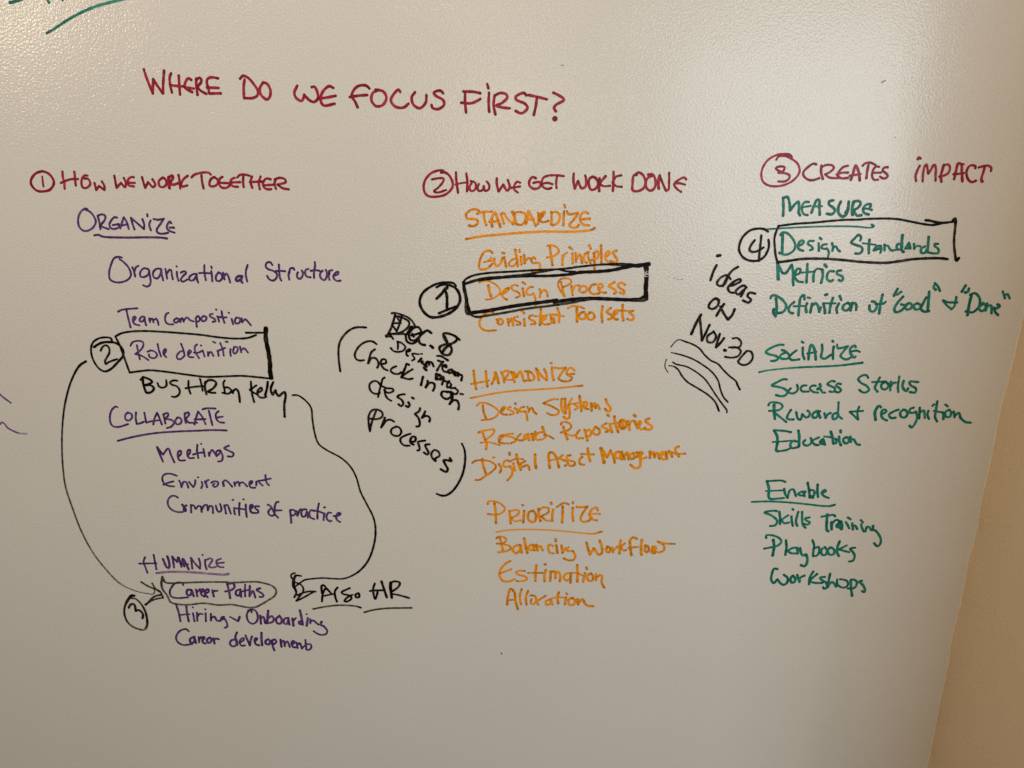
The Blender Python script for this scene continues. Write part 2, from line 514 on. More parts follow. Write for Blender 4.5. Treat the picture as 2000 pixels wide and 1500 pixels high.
@9 1720,1080 w4.2 1800,1070 1850,1030 1810,1020 w3.3 1770,1080 1780,1150 1845,1195
@10 230 1070 7.141
@11 440 1100 8.333
@12 560 1100 7.6923
@13 100 680 2.6786
@14 540 740 3.4091
@15 0 740 11.538
@16 0 0 7.6923
@17 650 590 7.1429
@18 680 650 7.6923
@19 680 780 7.5
> subheading_writing|underlined purple handwriting HUMANIZE low in the left column|handwriting|purple|3.2
w HUMANIZE
@10 380,130 360,200 390,280 415,350; 500,95 520,200 540,300; 300,220 400,218 540,215
@10 w4 630,155 655,215 685,272 712,282 722,245 712,180 690,115
@10 w3.6 760,120 775,200 785,275; 765,130 830,200! 845,130 870,200 890,265
@10 w3.8 930,260 905,210 910,150 950,220 990,300; 900,225 980,230
@10 1020,135 1030,200 1040,290; 1025,145 1080,220 1145,290! 1150,220 1130,145
@10 1182,98 1186,100; 1220,165 1220,230 1240,300
@10 f.15 1245,165 1290,145 1320,165 1290,220 1270,255 1310,275 1370,265
@10 f.15 1440,150 1380,180 1380,230 1420,265 1475,270; 1385,215 1480,205
n underline
@10 w3.8 f.4 540,352 700,335 900,335 1100,345 1300,362 1500,372 1548,362
> curved_arrow|long black curved arrow from the circled 2 down left side to Career Paths|arrow|black|3.2
n shaft
@13 w3.8 183,68 150,90 w3 110,160 75,280 w2.4 60,400 f.15 57,520 62,620 f.25 75,720 110,830 160,960 f.35 220,1070 290,1160 360,1230 w2 430,1265 @10 f.4 330,620 420,635 500,640 520,570
n head
@10 w3 f.2 330,475 420,530 500,565 570,590 600,620 635,695; w2.6 480,490 530,570 580,610; 635,695 560,705 460,740 w4 390,790; w3 600,655 540,665 480,700 w4 440,750
> circled_number|black circled 3 below the end of the long left arrow|handwriting|black|3
n circle
@10 w4.5 235,665 195,665 140,730 w3 100,820 95,920 130,1020 f.25 200,1090 290,1130 370,1140 f0 w3.6 410,1080 405,960 370,850 w2.6 f.2 310,760 240,705 180,700
n numeral
@10 w3.6 155,835 180,790 225,780 245,820 250,880! 290,865 340,900 355,950 345,980
> drawn_box|thin dark rounded outline around Career Paths|drawn box|black|2.8
n outline
@10 f.25 w3.4 625,400 650,465! w2.8 680,485 900,485 1200,475 1560,478 @11 20,315 200,310 500,300 620,320 760,365 830,440 810,520 700,600 600,660 500,710 400,720 250,695 100,670 0,675 @10 1400,795 1200,770 1000,790 850,785 740,755 690,660 630,580 w3.6 610,500 625,400
> list_item_writing|purple handwriting Career Paths inside the thin rounded outline|handwriting|purple|3.2
w Career
@10 915,520 900,490 810,490 750,550 725,620 750,680 830,700 980,690
@10 w4 1030,585 970,590 965,650 1010,660 1035,600! 1060,675
@10 1090,580 1110,675; w3.8 1100,620 1150,575
@10 w3.6 1165,620 1200,600 1195,575 1160,600 1165,650 1210,680
@10 w3.6 1240,630 1270,610 1260,575 1225,600 1220,650 1255,690
@10 w3.6 1320,590 1340,680; 1320,625 1350,600 1390,600
w Paths
@11 w3.8 30,330 60,450 80,570; 40,335 130,330 150,390 90,440 0,460
@11 w3.6 250,425 180,450 175,510 220,530 250,460! 260,550
@11 w3 325,345 320,440 325,540; 270,460 400,430
@11 w3.4 400,365 395,540! 450,450 490,560
@11 w4 570,405 510,435 w3.2 580,480 625,520 600,550 560,545
> list_item_writing|purple handwriting Hiring and Onboarding under Career Paths|handwriting|purple|3.2
w Hiring
@10 w3.6 810,780 850,900 875,1025; 955,800 965,900 990,1025; w2.6 870,935 1000,925
@10 1043,828 1050,833; 1050,910 1070,1025
@10 1105,900 1110,1020; 1110,960 1140,920 1185,925
@10 1218,855 1226,860; 1225,910 1230,1025
@10 w3.6 1300,920 1300,1015; 1300,980 1350,960 1380,1010 1430,1020
@10 1485,960 1450,970 1440,1010 1485,980! 1520,1040 1525,1100 1490,1115
n and_sign
@11 w2.6 75,870 w3.4 210,945! w4 235,870
w Onboarding
@11 430,800 420,765 370,790 350,870 390,960 460,985 520,930 525,840 490,770 420,755 370,770
@11 w3.8 570,850 580,985; w3.2 575,900 620,870 650,980
@11 w4.2 700,770 690,870 680,980; w3.4 695,900 760,860 790,920 750,965 680,975
@11 w3.8 880,860 830,900 840,970 900,980 920,920 880,850
@11 w3.4 1030,890 970,900 950,970 1000,990 1030,910! 1045,1000
@11 w4.2 1095,900 1110,1015; w3 1105,940 1150,890
@11 w4 1215,765 1240,880 1260,1000; 1250,940 1200,960 1215,990 1260,985
@11 1322,825 1326,830; w4 1345,890 1325,1020
@11 w3.2 1385,910 1385,980; 1390,950 1430,930 1470,960 1520,1000
@11 w3.8 1570,950 1550,1000 1600,1020; w3.2 1600,1020 1660,1100 1640,1150 1560,1165 1490,1140 1440,1105
> list_item_writing|purple handwriting Career development, lowest line of the left column|handwriting|purple|3.1
w Career
@10 w3.4 990,1165 960,1135 880,1150 825,1210 815,1270 850,1325 920,1355 1040,1340
@10 w3.8 1070,1240 1010,1270 1020,1325 1065,1310 1070,1250! 1090,1330
@10 1130,1240 1135,1320; 1135,1280 1165,1240
@10 w3.6 1185,1285 1210,1260 1200,1240 1180,1270 1190,1320 1225,1335
@10 w3.8 1280,1250 1245,1280 1260,1325 1300,1310 1300,1260 1280,1250
@10 w3.6 1335,1260 1350,1335; 1340,1290 1370,1265 1410,1275
w development
@11 w3.6 190,1125 165,1200 195,1330; 190,1250 110,1250 75,1300 110,1350 170,1340 195,1280
@11 240,1290 300,1250 300,1215 250,1240 235,1300 270,1345 320,1335
@11 w3.4 330,1175 400,1340! 410,1270 435,1190
@11 w3.8 490,1260 520,1230 500,1215 480,1260 500,1320 550,1335
@11 w4 590,1130 590,1230 600,1335
@11 w3.8 700,1235 660,1260 660,1310 710,1320 730,1270 700,1235
@11 w3.6 760,1250 770,1340 800,1420; 760,1260 810,1240 830,1280 770,1330
@11 w4 900,1240 915,1360; w3.4 910,1290 950,1260 970,1350; 975,1300 1010,1270 1050,1365
@11 w3.6 1090,1320 1130,1280 1100,1260 1080,1310 1100,1360 1140,1370
@11 w3.4 1160,1290 1175,1380; 1175,1330 1210,1300 1250,1390
@11 1305,1245 1310,1320 1320,1400; 1260,1370 1330,1320 1390,1320 1400,1370 1360,1410 1320,1405
> curved_arrow|thin wavy black line from Kelly down to the scribbled head beside Also HR|arrow|black|2.6
n shaft
@14 w2.8 107,108 140,108 190,140 230,190 240,270 255,360 280,430 330,470 430,525 490,580 530,650 560,750 600,830 645,920 w3.2 660,1000 650,1100 610,1210 550,1280 w2.6 @12 960,195 850,230 700,230 550,220 400,230 270,250 180,310 140,340
n head
@12 w2.6 125,145 80,160 65,195 95,240 110,250; w4 140,180 120,210 w6 105,260 w4 110,330 130,390 w3.2 145,440 115,510; w2.8 120,190 160,180 220,190; 140,290 200,310 250,370 240,440 190,500 145,565; 145,565 240,520 400,430; w3 160,480 250,440 350,420 435,425; w3 95,290 95,350 120,380
> note_writing|underlined black handwriting Also HR at end of the wavy line|handwriting|black|3
w Also
@12 w3.4 530,575 545,450 590,370 600,390; 520,340 530,450; 520,345 550,325 600,375 680,465; w2.8 550,490 700,460
@12 w3.4 765,360 725,420 730,500 755,575
@12 w3.2 950,370 825,435 850,460 950,485 975,520 920,570 870,570 900,520 990,470
@12 w3.6 1080,445 1035,470 1045,510 1090,505 1085,450
w HR
@12 w3.4 1325,300 1300,380 1310,480 1330,535 1360,460 1365,430; 1250,415 1350,405 1450,405; w4 1425,270 1460,380 1505,510
@12 w5.5 1565,290 1560,350 w4 1580,520; w3.4 1560,290 1620,270 1700,290 1680,350 1590,420; 1600,460 1700,480 1840,520
n underline
@12 w2.6 f.3 400,685 550,655 750,630 900,630 1050,645 f.1 w3.2 1115,665
n underline
@12 w2.8 f.25 1165,735 1300,700 1500,675 1700,670 1880,668
> cut_off_writing|two short purple strokes cut off by the left edge of the view|handwriting|purple|3
n stroke
@15 f.15 -120,250 0,350 80,420 245,540
n stroke
@15 f.15 -80,1080 0,1020 50,980 100,1010 170,1100 270,1160 400,1215 f.5 500,1235 600,1235
> cut_off_writing|green strokes cut off by the top left corner over a slanted green underline|handwriting|green|5
n stroke
@16 w6 150,42 250,12 350,-25
n stroke
@16 w5 700,-30 735,38
n stroke
@16 w4 925,-15 940,5
n underline
@16 w4 700,500 w4.5 820,430 1000,310 1200,200 w5 f.2 1400,110 1600,50 f.3 1800,0 2050,-60
> parenthesis|large black opening parenthesis left of Check in on design Processes|parenthesis|black|3.6
n stroke
@17 465,352 340,350 250,380 150,470 95,570 80,700 90,850 105,965
> date_writing|thick overwritten black date Dec. 8 above the slanted Check in note|handwriting|black|4.2
w Dec
@17 w3.4 820,155 870,150 960,175 1060,220 1120,280 1145,330; w3.6 900,195 980,220 1060,270 1065,320 1030,370 940,425 850,440; w4 870,180 845,270 815,360 770,450; w3.4 965,190 935,300 890,410; 885,190 935,270; 830,295 950,290; 830,320 890,400; w6 750,475 800,440; w3.4 800,440 900,445 1000,440; 800,450 845,515; w4.4 740,470 800,475
@17 w4 1096,464 1170,445 1235,415 1188,346 1120,368 1062,450 1086,525 1150,530 1207,483; 1015,450 1035,545 1105,578 1170,545 1200,500; w7 1105,352 1075,395 1050,440; w4 1130,480 1110,440
@17 w4.6 1375,430 1320,395 1260,430 1200,500 1210,560 1240,588 1288,597
n period
@17 w5.5 1362,608 1380,618 1396,636
w 8
@17 w4.4 1770,525 1700,470 1600,435 1545,440 1550,490 1600,570 1640,610 1660,670 1620,735 1550,730 1500,680 1490,630 1560,590 1650,580 1720,540 1740,500; w3.6 1560,470 1600,550; w5 1640,590 1570,640 1530,700
n underline
@17 w3.6 1455,750 1500,750 1550,775 w4.6 1605,810
> note_writing|small slanted black handwriting Design Team Mtg. squeezed beside Check in|handwriting|black|3.1
w Design
@18 w3.4 740,130 750,180 745,245; 740,130 800,150 860,210 830,265 750,285 680,270 640,225
@18 w3.6 870,285 930,270 930,245 880,270 880,330 900,345
@18 w2.9 1065,320 960,315 975,345 1000,390 960,415
@18 w2.8 1095,315 1115,315; w4.3 1100,385 1055,435
@18 w4.3 1120,430 1100,440 1150,480 1185,500 w5.2 1140,520 1175,560
@18 w4.0 1165,470 1190,430 1220,480; 1190,430 1260,450 1285,505
w Team
@18 w4.0 1430,430 1380,490 1335,565; 1350,415 1420,440 
@18 w3.4 1440,500 1480,520 1470,480 1420,500 1430,570 1500,590
@18 w4.3 1560,550 1510,560 1510,600 1560,590 1575,560 1590,620
@18 w4.3 1600,580 1610,640; 1610,600 1650,600 1650,650; w4.0 1660,620 1710,640 1700,715
w Mtg
@18 w6.9 1330,620 1330,690; w5.2 1370,630 1400,660 1380,700; w4.3 1390,670 1430,660 1430,710 1410,775
@18 w3.6 1520,720 1490,760 1490,820 1540,800 1550,770; 1450,720 1530,750
@18 w3.4 1540,830 1600,830 1650,870 1620,920 1540,880; 1610,820 1600,830
n period
@18 w3.4 1685,915 1725,920
> note_writing|slanted black handwriting Check in on design Processes, four steps down to right|handwriting|black|3.5
w Check
@18 430,170 370,130 300,125 200,170 130,250 100,330 120,390 170,415 240,408
@18 w3.6 405,245 350,290 320,380 300,460! 350,380 410,380 450,430 455,490 435,525
@18 500,470 570,450 560,400 510,400 490,450 530,530 595,565
@18 725,500 660,530 640,570 690,610 760,615 800,590
@18 w4.0 915,480 880,465 860,520 830,590 800,670; w3.6 970,545 880,600 800,660! 850,680 910,695 970,685
w in
@18 w4.3 1125,660 1110,720 1095,785
@18 w4.3 1195,720 1190,770 1165,820; w4.0 1180,800 1220,750 1290,760 1300,810 1275,870
w on
@18 w4.0 1500,890 1420,880 1400,930 1440,980 1500,990 1550,940 1530,890 1480,880
@18 w4.3 1570,930 1560,1000 1525,1070; w4.0 1530,1060 1590,1010 1640,1020 1665,1090 1655,1150
w design
@18 w3.4 550,670 520,690 500,760 480,830 450,965; 490,790 440,730 380,725 325,770 325,840 370,900 440,915 480,900
@18 w3.4 510,800 580,830 670,840 680,870 600,900 540,860; 550,850 560,930 600,990 650,1020
@18 w3.6 850,920 780,930 740,960 800,1000 830,1060 800,1100 755,1070
@18 w4.3 960,970 985,985; w4.0 905,1040 925,1080 900,1115 870,1095
@19 w3.8 1055,125 1040,170 980,210! 1030,270 1050,340 1040,390 1000,395
@19 w3.8 1130,170 1110,220 1080,270! 1130,240 1180,250 1200,280 1190,325
w Processes
@19 w3.4 410,165 370,270 340,360 320,465; 315,450 300,330 305,230 350,160 420,145 500,190 500,250 430,285 320,280
@19 w4.0 540,265 510,350 485,410; w3.4 500,390 560,310 620,295 675,325
@19 w3.4 710,395 640,430 630,490 680,530 750,525 780,470 750,410 700,395
@19 w3.4 915,500 830,530 770,570 770,620 820,670 905,675
@19 w4.0 920,620 980,610 985,550 940,545 910,600 920,640 960,660
@19 w3.6 1130,600 1020,625 1035,660 1045,740 1015,745
@19 w3.6 1195,655 1130,665 1150,720 1180,780 1160,805 1110,775
@19 w3.4 1280,860 1340,820 1320,760 1260,740 1220,790 1230,850 w5.2 1280,895
@19 w4.0 1490,855 1515,900 1460,890 1400,890 1430,960 1460,1020 1440,1060 1355,1020
> parenthesis|large black closing parenthesis after Processes, lower right of the slanted note|parenthesis|black|3.6
n stroke
@19 w3 1665,645 1700,720 w3.8 1715,820 1705,970 1670,1110 1600,1250 1520,1350 1430,1405 1360,1405 w3 1295,1380
@20 810 320 7.1429
@21 1080 320 7.1429
@22 900 470 7.895
@23 1080 470 7.895
@24 810 510 11.54
@25 900 700 8
@26 910 820 8.6957
@27 1090 770 7.4074
@28 940 970 8
@29 1120 1030 8.8235
@30 960 1080 8.3333
> column_title_writing|red handwriting How We GET WORK DONE behind a red circled 2, top of middle column|handwriting|red|4.6
n circle
@20 w4.5 400,100 380,92 320,95 230,130 150,220 125,310 140,400 190,450 280,460 400,440 480,390 530,310 520,230 470,150 420,120 365,125
n numeral
@20 w4 240,218 300,205 400,205 400,240 340,320 270,385 320,400 440,365
w How
@20 575,120 580,220 605,405; 720,135 735,260 730,385; w3.5 565,290 640,270 740,260
@20 w4.2 780,240 840,260 855,310 830,370 780,375 765,330 795,260
@20 w4.2 895,280 875,340 900,380 950,360 965,310! 980,375 1030,360 1040,300 1005,245
w We
@20 1145,200 1145,280 1170,385! 1235,290! 1290,375 1325,330 1300,225
@20 w4 1475,265 1430,250 1390,300 1390,360 1440,400; 1350,335 1470,315
w GET
@20 1690,200 1640,185 1600,240 1600,300 1650,345 1720,340 1760,290 1740,255 1655,265
@20 w4.2 1860,165 1800,190 1770,270 1800,330 1860,350 1910,335; 1775,280 1850,265 1925,285
@21 w4.2 -40,160 60,160 155,172; 60,165 45,250 50,340
w WORK
@21 290,135 285,230 305,345! 350,240! 400,340 450,320 465,240 450,160
@21 600,210 560,180 510,210 500,290 530,360 590,350 630,280 600,200 560,180
@21 w5 650,200 645,290 645,380; 660,260 735,170; w3.8 650,270 700,310 800,305
@21 845,110 845,230 835,380; w4 955,160 880,180 830,260! 880,310 960,320
w DONE
@21 1170,155 1130,160 1110,270 1115,370 1190,380 1270,330 1290,240 1250,150 1190,120 1150,150
@21 1325,150 1390,150 1430,230 1420,330 1360,375 1300,330 1300,240 1340,180 1380,170
@21 w5.5 1490,160 1470,250 1475,345; w4.2 1490,165 1530,270 1575,375! 1610,360 1620,250 1620,125
@21 w4 1860,220 1830,190 1760,220 1690,285 1730,350 1790,392; 1690,280 1760,270 1845,290
> subheading_writing|underlined orange handwriting STANDARDIZE under the circled 2 title|handwriting|orange|4.4
w STANDARDIZE
@20 905,665 860,635 770,650 715,710 730,760 810,770 880,790 870,840 820,870 755,860
@20 870,695 950,675 1075,665; 960,680 970,770 1000,860
@20 w5 1080,875 1070,780 1120,680 1160,780 1195,880; 1045,810 1160,800
@20 1200,700 1225,770 1245,835; w3.8 1200,710 1230,680 1290,760 1370,840; w5.4 1370,840 1395,760 1360,670
@20 w5 1390,700 1410,830; w4 1380,690 1460,670 1540,700 1545,780 1490,850 1410,840
@20 w4.6 1550,840 1580,740 1585,660 1640,760 1690,865; 1570,770 1660,780
@20 w4.6 1720,680 1725,760 1720,840; w5.6 1730,720 1810,670 1740,780; w4.4 1740,790 1790,815 1865,795
@20 1905,670 1910,750 1905,850; @21 w4.2 -20,680 50,670 95,720 70,820 0,860
@21 160,570 170,610; 155,660 150,740 145,855
@21 195,660 215,700 350,685! 290,780 230,850 250,880 320,890 360,850
@21 490,690 440,670 385,720 380,790 420,845 505,860; 390,775 515,765
n underline
@20 w4.2 715,1050 900,1015 1200,985 1500,960 1800,945 @21 0,945 300,945 450,935 540,920 585,895
> list_item_writing|orange handwriting Guiding Principles just above the heavy black box|handwriting|orange|4
w Guiding
@22 490,190 440,155 370,170 310,260 285,350 290,430 340,445 420,420 490,350; w2.8 360,330 480,310; w3 410,320 470,265
@22 w4.4 515,280 530,370 570,390 620,340 640,270
@22 w4.6 640,190 672,192; 670,255 700,400
@22 w5 840,140 860,260 880,390; w3.4 860,270 800,290 745,350 760,390 820,385 880,320
@22 905,140 910,175; w4.6 925,250 935,370
@22 w4.6 975,220 985,350; w3.6 985,340 1040,270 1085,285
@22 w4 1150,280 1120,255 1090,300 1110,345 1160,340! 1210,350 1225,410 1200,475 1095,490
w Principles
@22 w4.6 1375,90 1390,230 1415,380; w3.6 1335,80 1400,70 1490,110 1510,170 1450,230 1325,260
@22 w4.4 1570,230 1565,375; w3.4 1570,280 1600,210 1640,185
@23 w4.4 255,100 295,135; 300,200 305,350
@23 350,190 355,330; 360,280 410,210 450,350
@23 w4.2 500,200 470,270 490,320 520,340
@23 w4 540,175 545,250 580,350; w5 560,75 585,125; w3.4 500,200 560,175
@23 w4.4 630,190 640,300 640,440; w4.2 635,200 680,160 705,210 680,270 600,295
@23 w4.6 740,70 745,200 745,345
@23 w4.2 830,240 870,200 860,160 820,190 810,270 840,320 900,320
@23 w4.4 980,155 920,180 950,230 990,290 970,340 920,325
> list_item_writing|orange handwriting Design Process inside the heavy black box|handwriting|orange|3.8
w Design
@22 w5 425,690 440,780 465,855; w3 285,645 330,625 420,625 540,680 610,780 550,860 460,900 385,910
@22 w4 620,830 700,790 745,730 700,740 640,820 660,880 715,910
@22 w3.4 880,695 820,685 780,710 800,760 890,800 910,850 850,880
@22 w4.6 950,640 990,665; 955,740 975,855
@22 w3.6 1115,715 1060,720 1010,790 1030,830 1100,830 1120,810! 1145,870 1150,950 1150,1005
@22 w4 1215,750 1230,780 1220,870; 1230,800 1290,760 1330,800 1340,860
w Process
@23 w4 125,640 145,740 180,860; w3.4 180,860 110,760 80,680 110,600 190,580 270,600 280,650 220,690 150,720
@23 w4 285,700 305,840; 300,770 340,700 400,690
@23 w3.8 420,720 405,770 450,800 510,780 520,720 450,700 410,740
@23 w4.2 665,670 600,690 560,760 590,810 650,825 715,810
@23 w4 720,740 770,710 740,665 700,690 710,760 760,800 820,800
@23 w4.4 950,640 860,700 930,740 980,790 945,815
@23 w4.2 1110,680 1060,650 1000,680 1030,730 1100,780 1090,820 1030,800
> list_item_writing|orange handwriting Consistent Toolsets just under the heavy black box|handwriting|orange|3.8
w Consistent
@22 500,1110 450,1095 370,1130 300,1220 290,1300 340,1370 420,1390 545,1380
@22 w4.2 550,1220 620,1210 650,1250 620,1295 570,1270 580,1230
@22 w4.4 725,1210 740,1310; 740,1260 780,1200 810,1310
@22 w3.6 880,1170 820,1190 840,1230 910,1260 920,1290 860,1295
@22 w4.6 940,1075 975,1120; 975,1210 985,1310
@22 w3.8 1110,1150 1060,1165 1060,1210 1130,1240 1150,1280 1080,1290
@22 w4.8 1235,1060 1230,1180 1220,1300; w3.2 1140,1165 1240,1160 1330,1150
@22 w4 1250,1230 1310,1200 1310,1170 1260,1180 1240,1240 1290,1290 1370,1285
@22 w4.8 1390,1150 1395,1270; 1400,1200 1430,1200 1440,1270; w3.2 1370,1135 1480,1140
@22 w4.4 1490,1040 1520,1140 1510,1260; w3.2 1440,1150 1590,1165
w Toolsets
@23 w4.6 365,1020 370,1130 370,1255; w3.4 230,1040 300,1010 400,1015 480,1045
@23 w4.2 480,1100 420,1120 400,1180 440,1210 500,1190 500,1120 450,1100
@23 w4.2 580,1110 530,1150 550,1210 610,1215 640,1170 610,1110 560,1110
@23 w4.6 765,1010 750,1130 760,1260
@23 w4.2 895,1035 830,1100 900,1150 900,1200 850,1215
@23 w4.2 930,1150 990,1110 980,1070 940,1100 930,1170 960,1210 1000,1215
@23 w4.6 1075,990 1070,1110 1085,1230; w3.6 1010,1075 1110,1080 1230,1085
@23 w4 1240,1080 1180,1110 1240,1160 1240,1210 1190,1225 1145,1205
> circled_number|bold black circled 1 left of the heavy box around Design Process|handwriting|black|4.4
n circle
@24 w4 930,560 880,500 780,480 650,480 500,510 w4.6 320,600 180,720 115,880 w5 130,1010 220,1160 360,1260 480,1265 700,1210 900,1090 w5 1010,930 1020,800 960,650 w4 860,570 720,530 600,535 490,590
n numeral
@24 w6 735,590 680,640 w5 600,740 490,845; w5 685,650 720,750 730,900 725,1060; w4.4 545,1175 720,1100 920,1025
> drawn_box|heavy black double-lined box around Design Process|drawn box|black|4.4
n box_side
@22 w3.6 40,640 80,590 200,535 400,500 800,475 1200,450 1500,440 1737,415 @23 300,415 600,380 800,365 w6 1000,365 w7.5 1150,375 1300,385 1400,370 1480,360
n box_side
@22 w5 f.1 80,660 220,615 w7 400,585 w5 700,560 f0 1000,545 1400,540 1737,510 @23 w6 400,490 700,475 900,455 1100,415 1200,395
n box_side
@22 w3.6 400,590 700,550 1000,520 1300,470 1500,440 @23 200,470 350,480
n box_side
@23 w9 f.1 1430,365 1440,450 w7 f0 1440,500 w8 1440,600 1430,750 1440,900
n scratch_fleck
@23 w1.6 f1 1412,540 1430,490 1445,475; 1455,500 1440,520 1465,515; w1.2 1410,555 1430,548 1455,555
n box_side
@22 w6 f.05 45,640 50,720 80,860 100,980 140,1110; w4 f.2 80,950 75,1040 100,1130 140,1130
n box_side
@22 w6.5 f.05 130,1115 400,1080 800,1010 1200,955 1500,920 @23 0,945 300,905 600,890 900,900 1200,910 1350,895 1430,850
n box_side
@22 w4 f.15 130,1110 180,1155 260,1175 400,1155 700,1105 1000,1050 1400,1000 1737,950 @23 400,930 600,900; w6 f.05 1200,915 1400,915 1445,900
> subheading_writing|underlined orange handwriting HARMONIZE in the middle column|handwriting|orange|4
w HARMONIZE
@25 w4.6 200,190 215,330 240,480; 390,200 400,310 415,440; w3 160,400 240,385 440,345
@25 w4.4 485,400 530,300 535,215 570,300 590,390; 520,320 580,310
@25 630,210 665,290 680,375; 640,240 690,200 750,200 740,250 670,330; w3 680,335 820,335
@25 w4.6 790,210 820,290 840,370; 830,220 870,290! 930,200 960,270 990,350 1020,350
@25 w4 1000,205 1060,200 1130,250 1150,310 1110,345 1060,340; 1050,220 1060,340
@25 w4.6 1175,155 1200,240 1220,335; w4.2 1185,165 1260,270 1340,340! 1340,260 1305,165
@25 w4.4 1405,72 1420,73; 1425,140 1430,240 1450,340
@25 w3.8 1470,145 1540,155 1640,145! 1560,250 1530,320 1580,350 1680,355 1730,330
@25 w3.6 1775,190 1720,145 1660,190 1660,250 1740,300; 1660,250 1775,240
n underline
@25 w3 f.1 150,620 350,580 600,535 850,505 1200,485 1500,465 1700,445 w4 f0 1900,425
> list_item_writing|orange handwriting Design Systems under HARMONIZE|handwriting|orange|3.8
w Design
@25 w4 345,730 355,830 395,940; w3.2 250,740 290,700 370,695 490,740 590,830 560,900 460,950 325,965
@25 620,840 670,800 690,755 650,770 630,840 660,875 720,880
@25 w3.4 775,760 740,770 730,790 800,820 830,860 760,880
@25 w4.4 850,700 855,712; 845,780 870,790 885,855
@25 w3.8 990,755 930,780 920,830 970,830 1010,830! 1030,880 1040,965
@25 w3.8 1040,755 1060,800 1060,840; 1070,800 1110,770 1140,830 1185,870
w Systems
@25 w3.4 1520,640 1440,640 1290,700! 1400,740 1530,820 1510,870 1420,885 1350,855
@25 w4.6 1580,630 1570,720 1590,820 1630,860; w4.8 1630,630 1630,760 1640,850; w3.8 1680,720 1650,800 1640,840; w4.2 1690,720 1700,830 1690,930 1650,945 1605,910
@25 w3.6 1735,625 1700,690 1780,720 1830,770 1780,800
@25 w4.4 1855,585 1870,700 1885,825; w3 1780,700 1950,680
@27 w3.8 375,190 425,150 410,105 370,150 380,200 440,215
@27 w4.6 480,130 485,235; 490,190 530,130 545,200; w3.8 540,180 570,150 600,215
@27 w4.4 690,70 710,130 755,190 750,240 720,250 680,210
> list_item_writing|orange handwriting Research Repositories between Design Systems and Digital Asset Management|handwriting|orange|3.8
w Research
@26 w4.4 215,215 270,200 310,300 350,390 345,500; w3.4 215,215 300,185 480,170 460,240 330,340; w3 250,390 360,375 580,430
@26 w3.4 800,235 700,245 600,320 560,380; 560,360 560,300 620,260 700,270
@26 w3.4 590,280 700,275 820,310 850,350 760,400; w3.4 560,380 640,400 720,400
@26 w3.8 930,240 880,290 870,330 910,350 970,345
@26 w4.2 1060,235 1000,270 990,330 1040,310 1060,240! 1075,345
@26 w5.4 1120,240 1140,340; w4 1150,280 1180,200
@26 w3.8 1290,210 1230,220 1180,290 1210,340 1260,335
@26 w4.8 1300,120 1340,250; w3.6 1340,240 1350,290 1280,340; w3.4 1330,260 1400,270 1490,320
w Repositories
@27 w4.8 75,470 100,550 135,650; w3.6 40,440 60,405 140,410 190,460 160,510 40,555; w3.4 110,570 220,600 290,560
@27 w4 310,520 260,590 270,630 360,635
@27 w4.6 385,510 405,580 425,670; w4 400,540 450,510 480,560 450,610 400,600
@27 w4 540,470 510,530 530,580 590,575 600,520 550,470
@27 w3.8 700,420 630,465 700,500 740,530 690,545
@27 w4.6 715,300 735,315; 750,440 780,550
@27 w4.8 815,320 830,430 870,550; w3 740,430 880,410
@27 w4.6 900,380 890,470 930,500 980,470 980,400 930,370 900,385; w4 930,390 940,480
@27 w4.6 1010,390 1035,515; w3.8 1030,440 1060,390 1090,385
@27 w5 1100,300 1120,318; w4.6 1110,390 1150,490
@27 w3.8 1180,450 1200,400 1170,390 1170,460 1200,510 1260,480
@27 w4.2 1320,350 1260,380 1310,430 1360,470 1330,510 1250,500
> list_item_writing|orange handwriting Digital Asset Management, longest orange line|handwriting|orange|3.8
w Digital
@26 w4.4 275,665 300,800 345,930; w3.6 105,735 150,700 270,685 420,710 510,790 440,880 320,960 230,1020 165,1020
@26 w4.2 460,640 485,640; 560,750 600,830 575,895
@26 w4 720,690 660,700 635,770 670,800 750,790! 790,860 770,950 705,1030
@26 w4.4 740,560 745,595; 805,740 830,860
@26 w4.6 860,590 880,700 930,850; w3.2 740,710 850,660 975,670
@26 w4 1010,700 940,740 930,800 980,790! 1050,770 1080,850
@26 w4.8 1175,585 1175,700 1190,820
w Asset
@26 w4.6 1425,820 1410,700 1415,560 1480,560 1540,650 1580,810; w3 1420,690 1560,660
@26 w4.2 1640,600 1590,650 1700,700 1740,740 1680,780
@26 w3.8 1780,600 1710,620 1740,680 1850,720 1840,770 1760,780
@27 w4 350,905 310,950 320,1010 375,1020
@27 w4.6 430,780 440,870 465,970; w3.6 330,865 520,870
w Management
@27 w6 620,780 640,860 665,990; w4.6 630,790 710,910! 760,810; w4 760,820 800,900 820,990
@27 w4.4 880,830 830,850 840,920 890,920 900,840! 920,940
@27 w4.4 920,830 960,940; 950,900 1000,840 1020,940
@27 w4.2 1080,850 1040,880 1050,940 1090,930
@27 w4.4 1150,840 1100,860 1110,910 1150,890 1160,840! 1190,960 1180,1050 1120,1070 1050,1020
@27 w4.2 1190,890 1220,850 1200,830 1180,890 1210,930 1275,915
@27 w4.8 1330,830 1330,920; 1340,870 1380,840 1400,910; 1400,870 1440,850 1470,930
@27 w4 1470,890 1530,860 1510,830 1480,890 1520,940 1580,935
@27 w4.6 1560,830 1570,910; 1570,860 1620,840 1650,905
@27 w4.4 1745,755 1700,780 1710,850 1750,900; w3.6 1600,820 1720,860 1840,858
> subheading_writing|underlined orange handwriting PRIORITIZE low in the middle column|handwriting|orange|4
w PRIORITIZE
@28 w4.2 205,100 225,240 230,415; w3.4 100,120 110,80 180,70 300,110 370,190 310,260 200,280 105,270
@28 w4.2 440,220 460,420; w3.6 450,230 520,210 590,220 570,280 480,330; w3 470,350 530,385 615,370
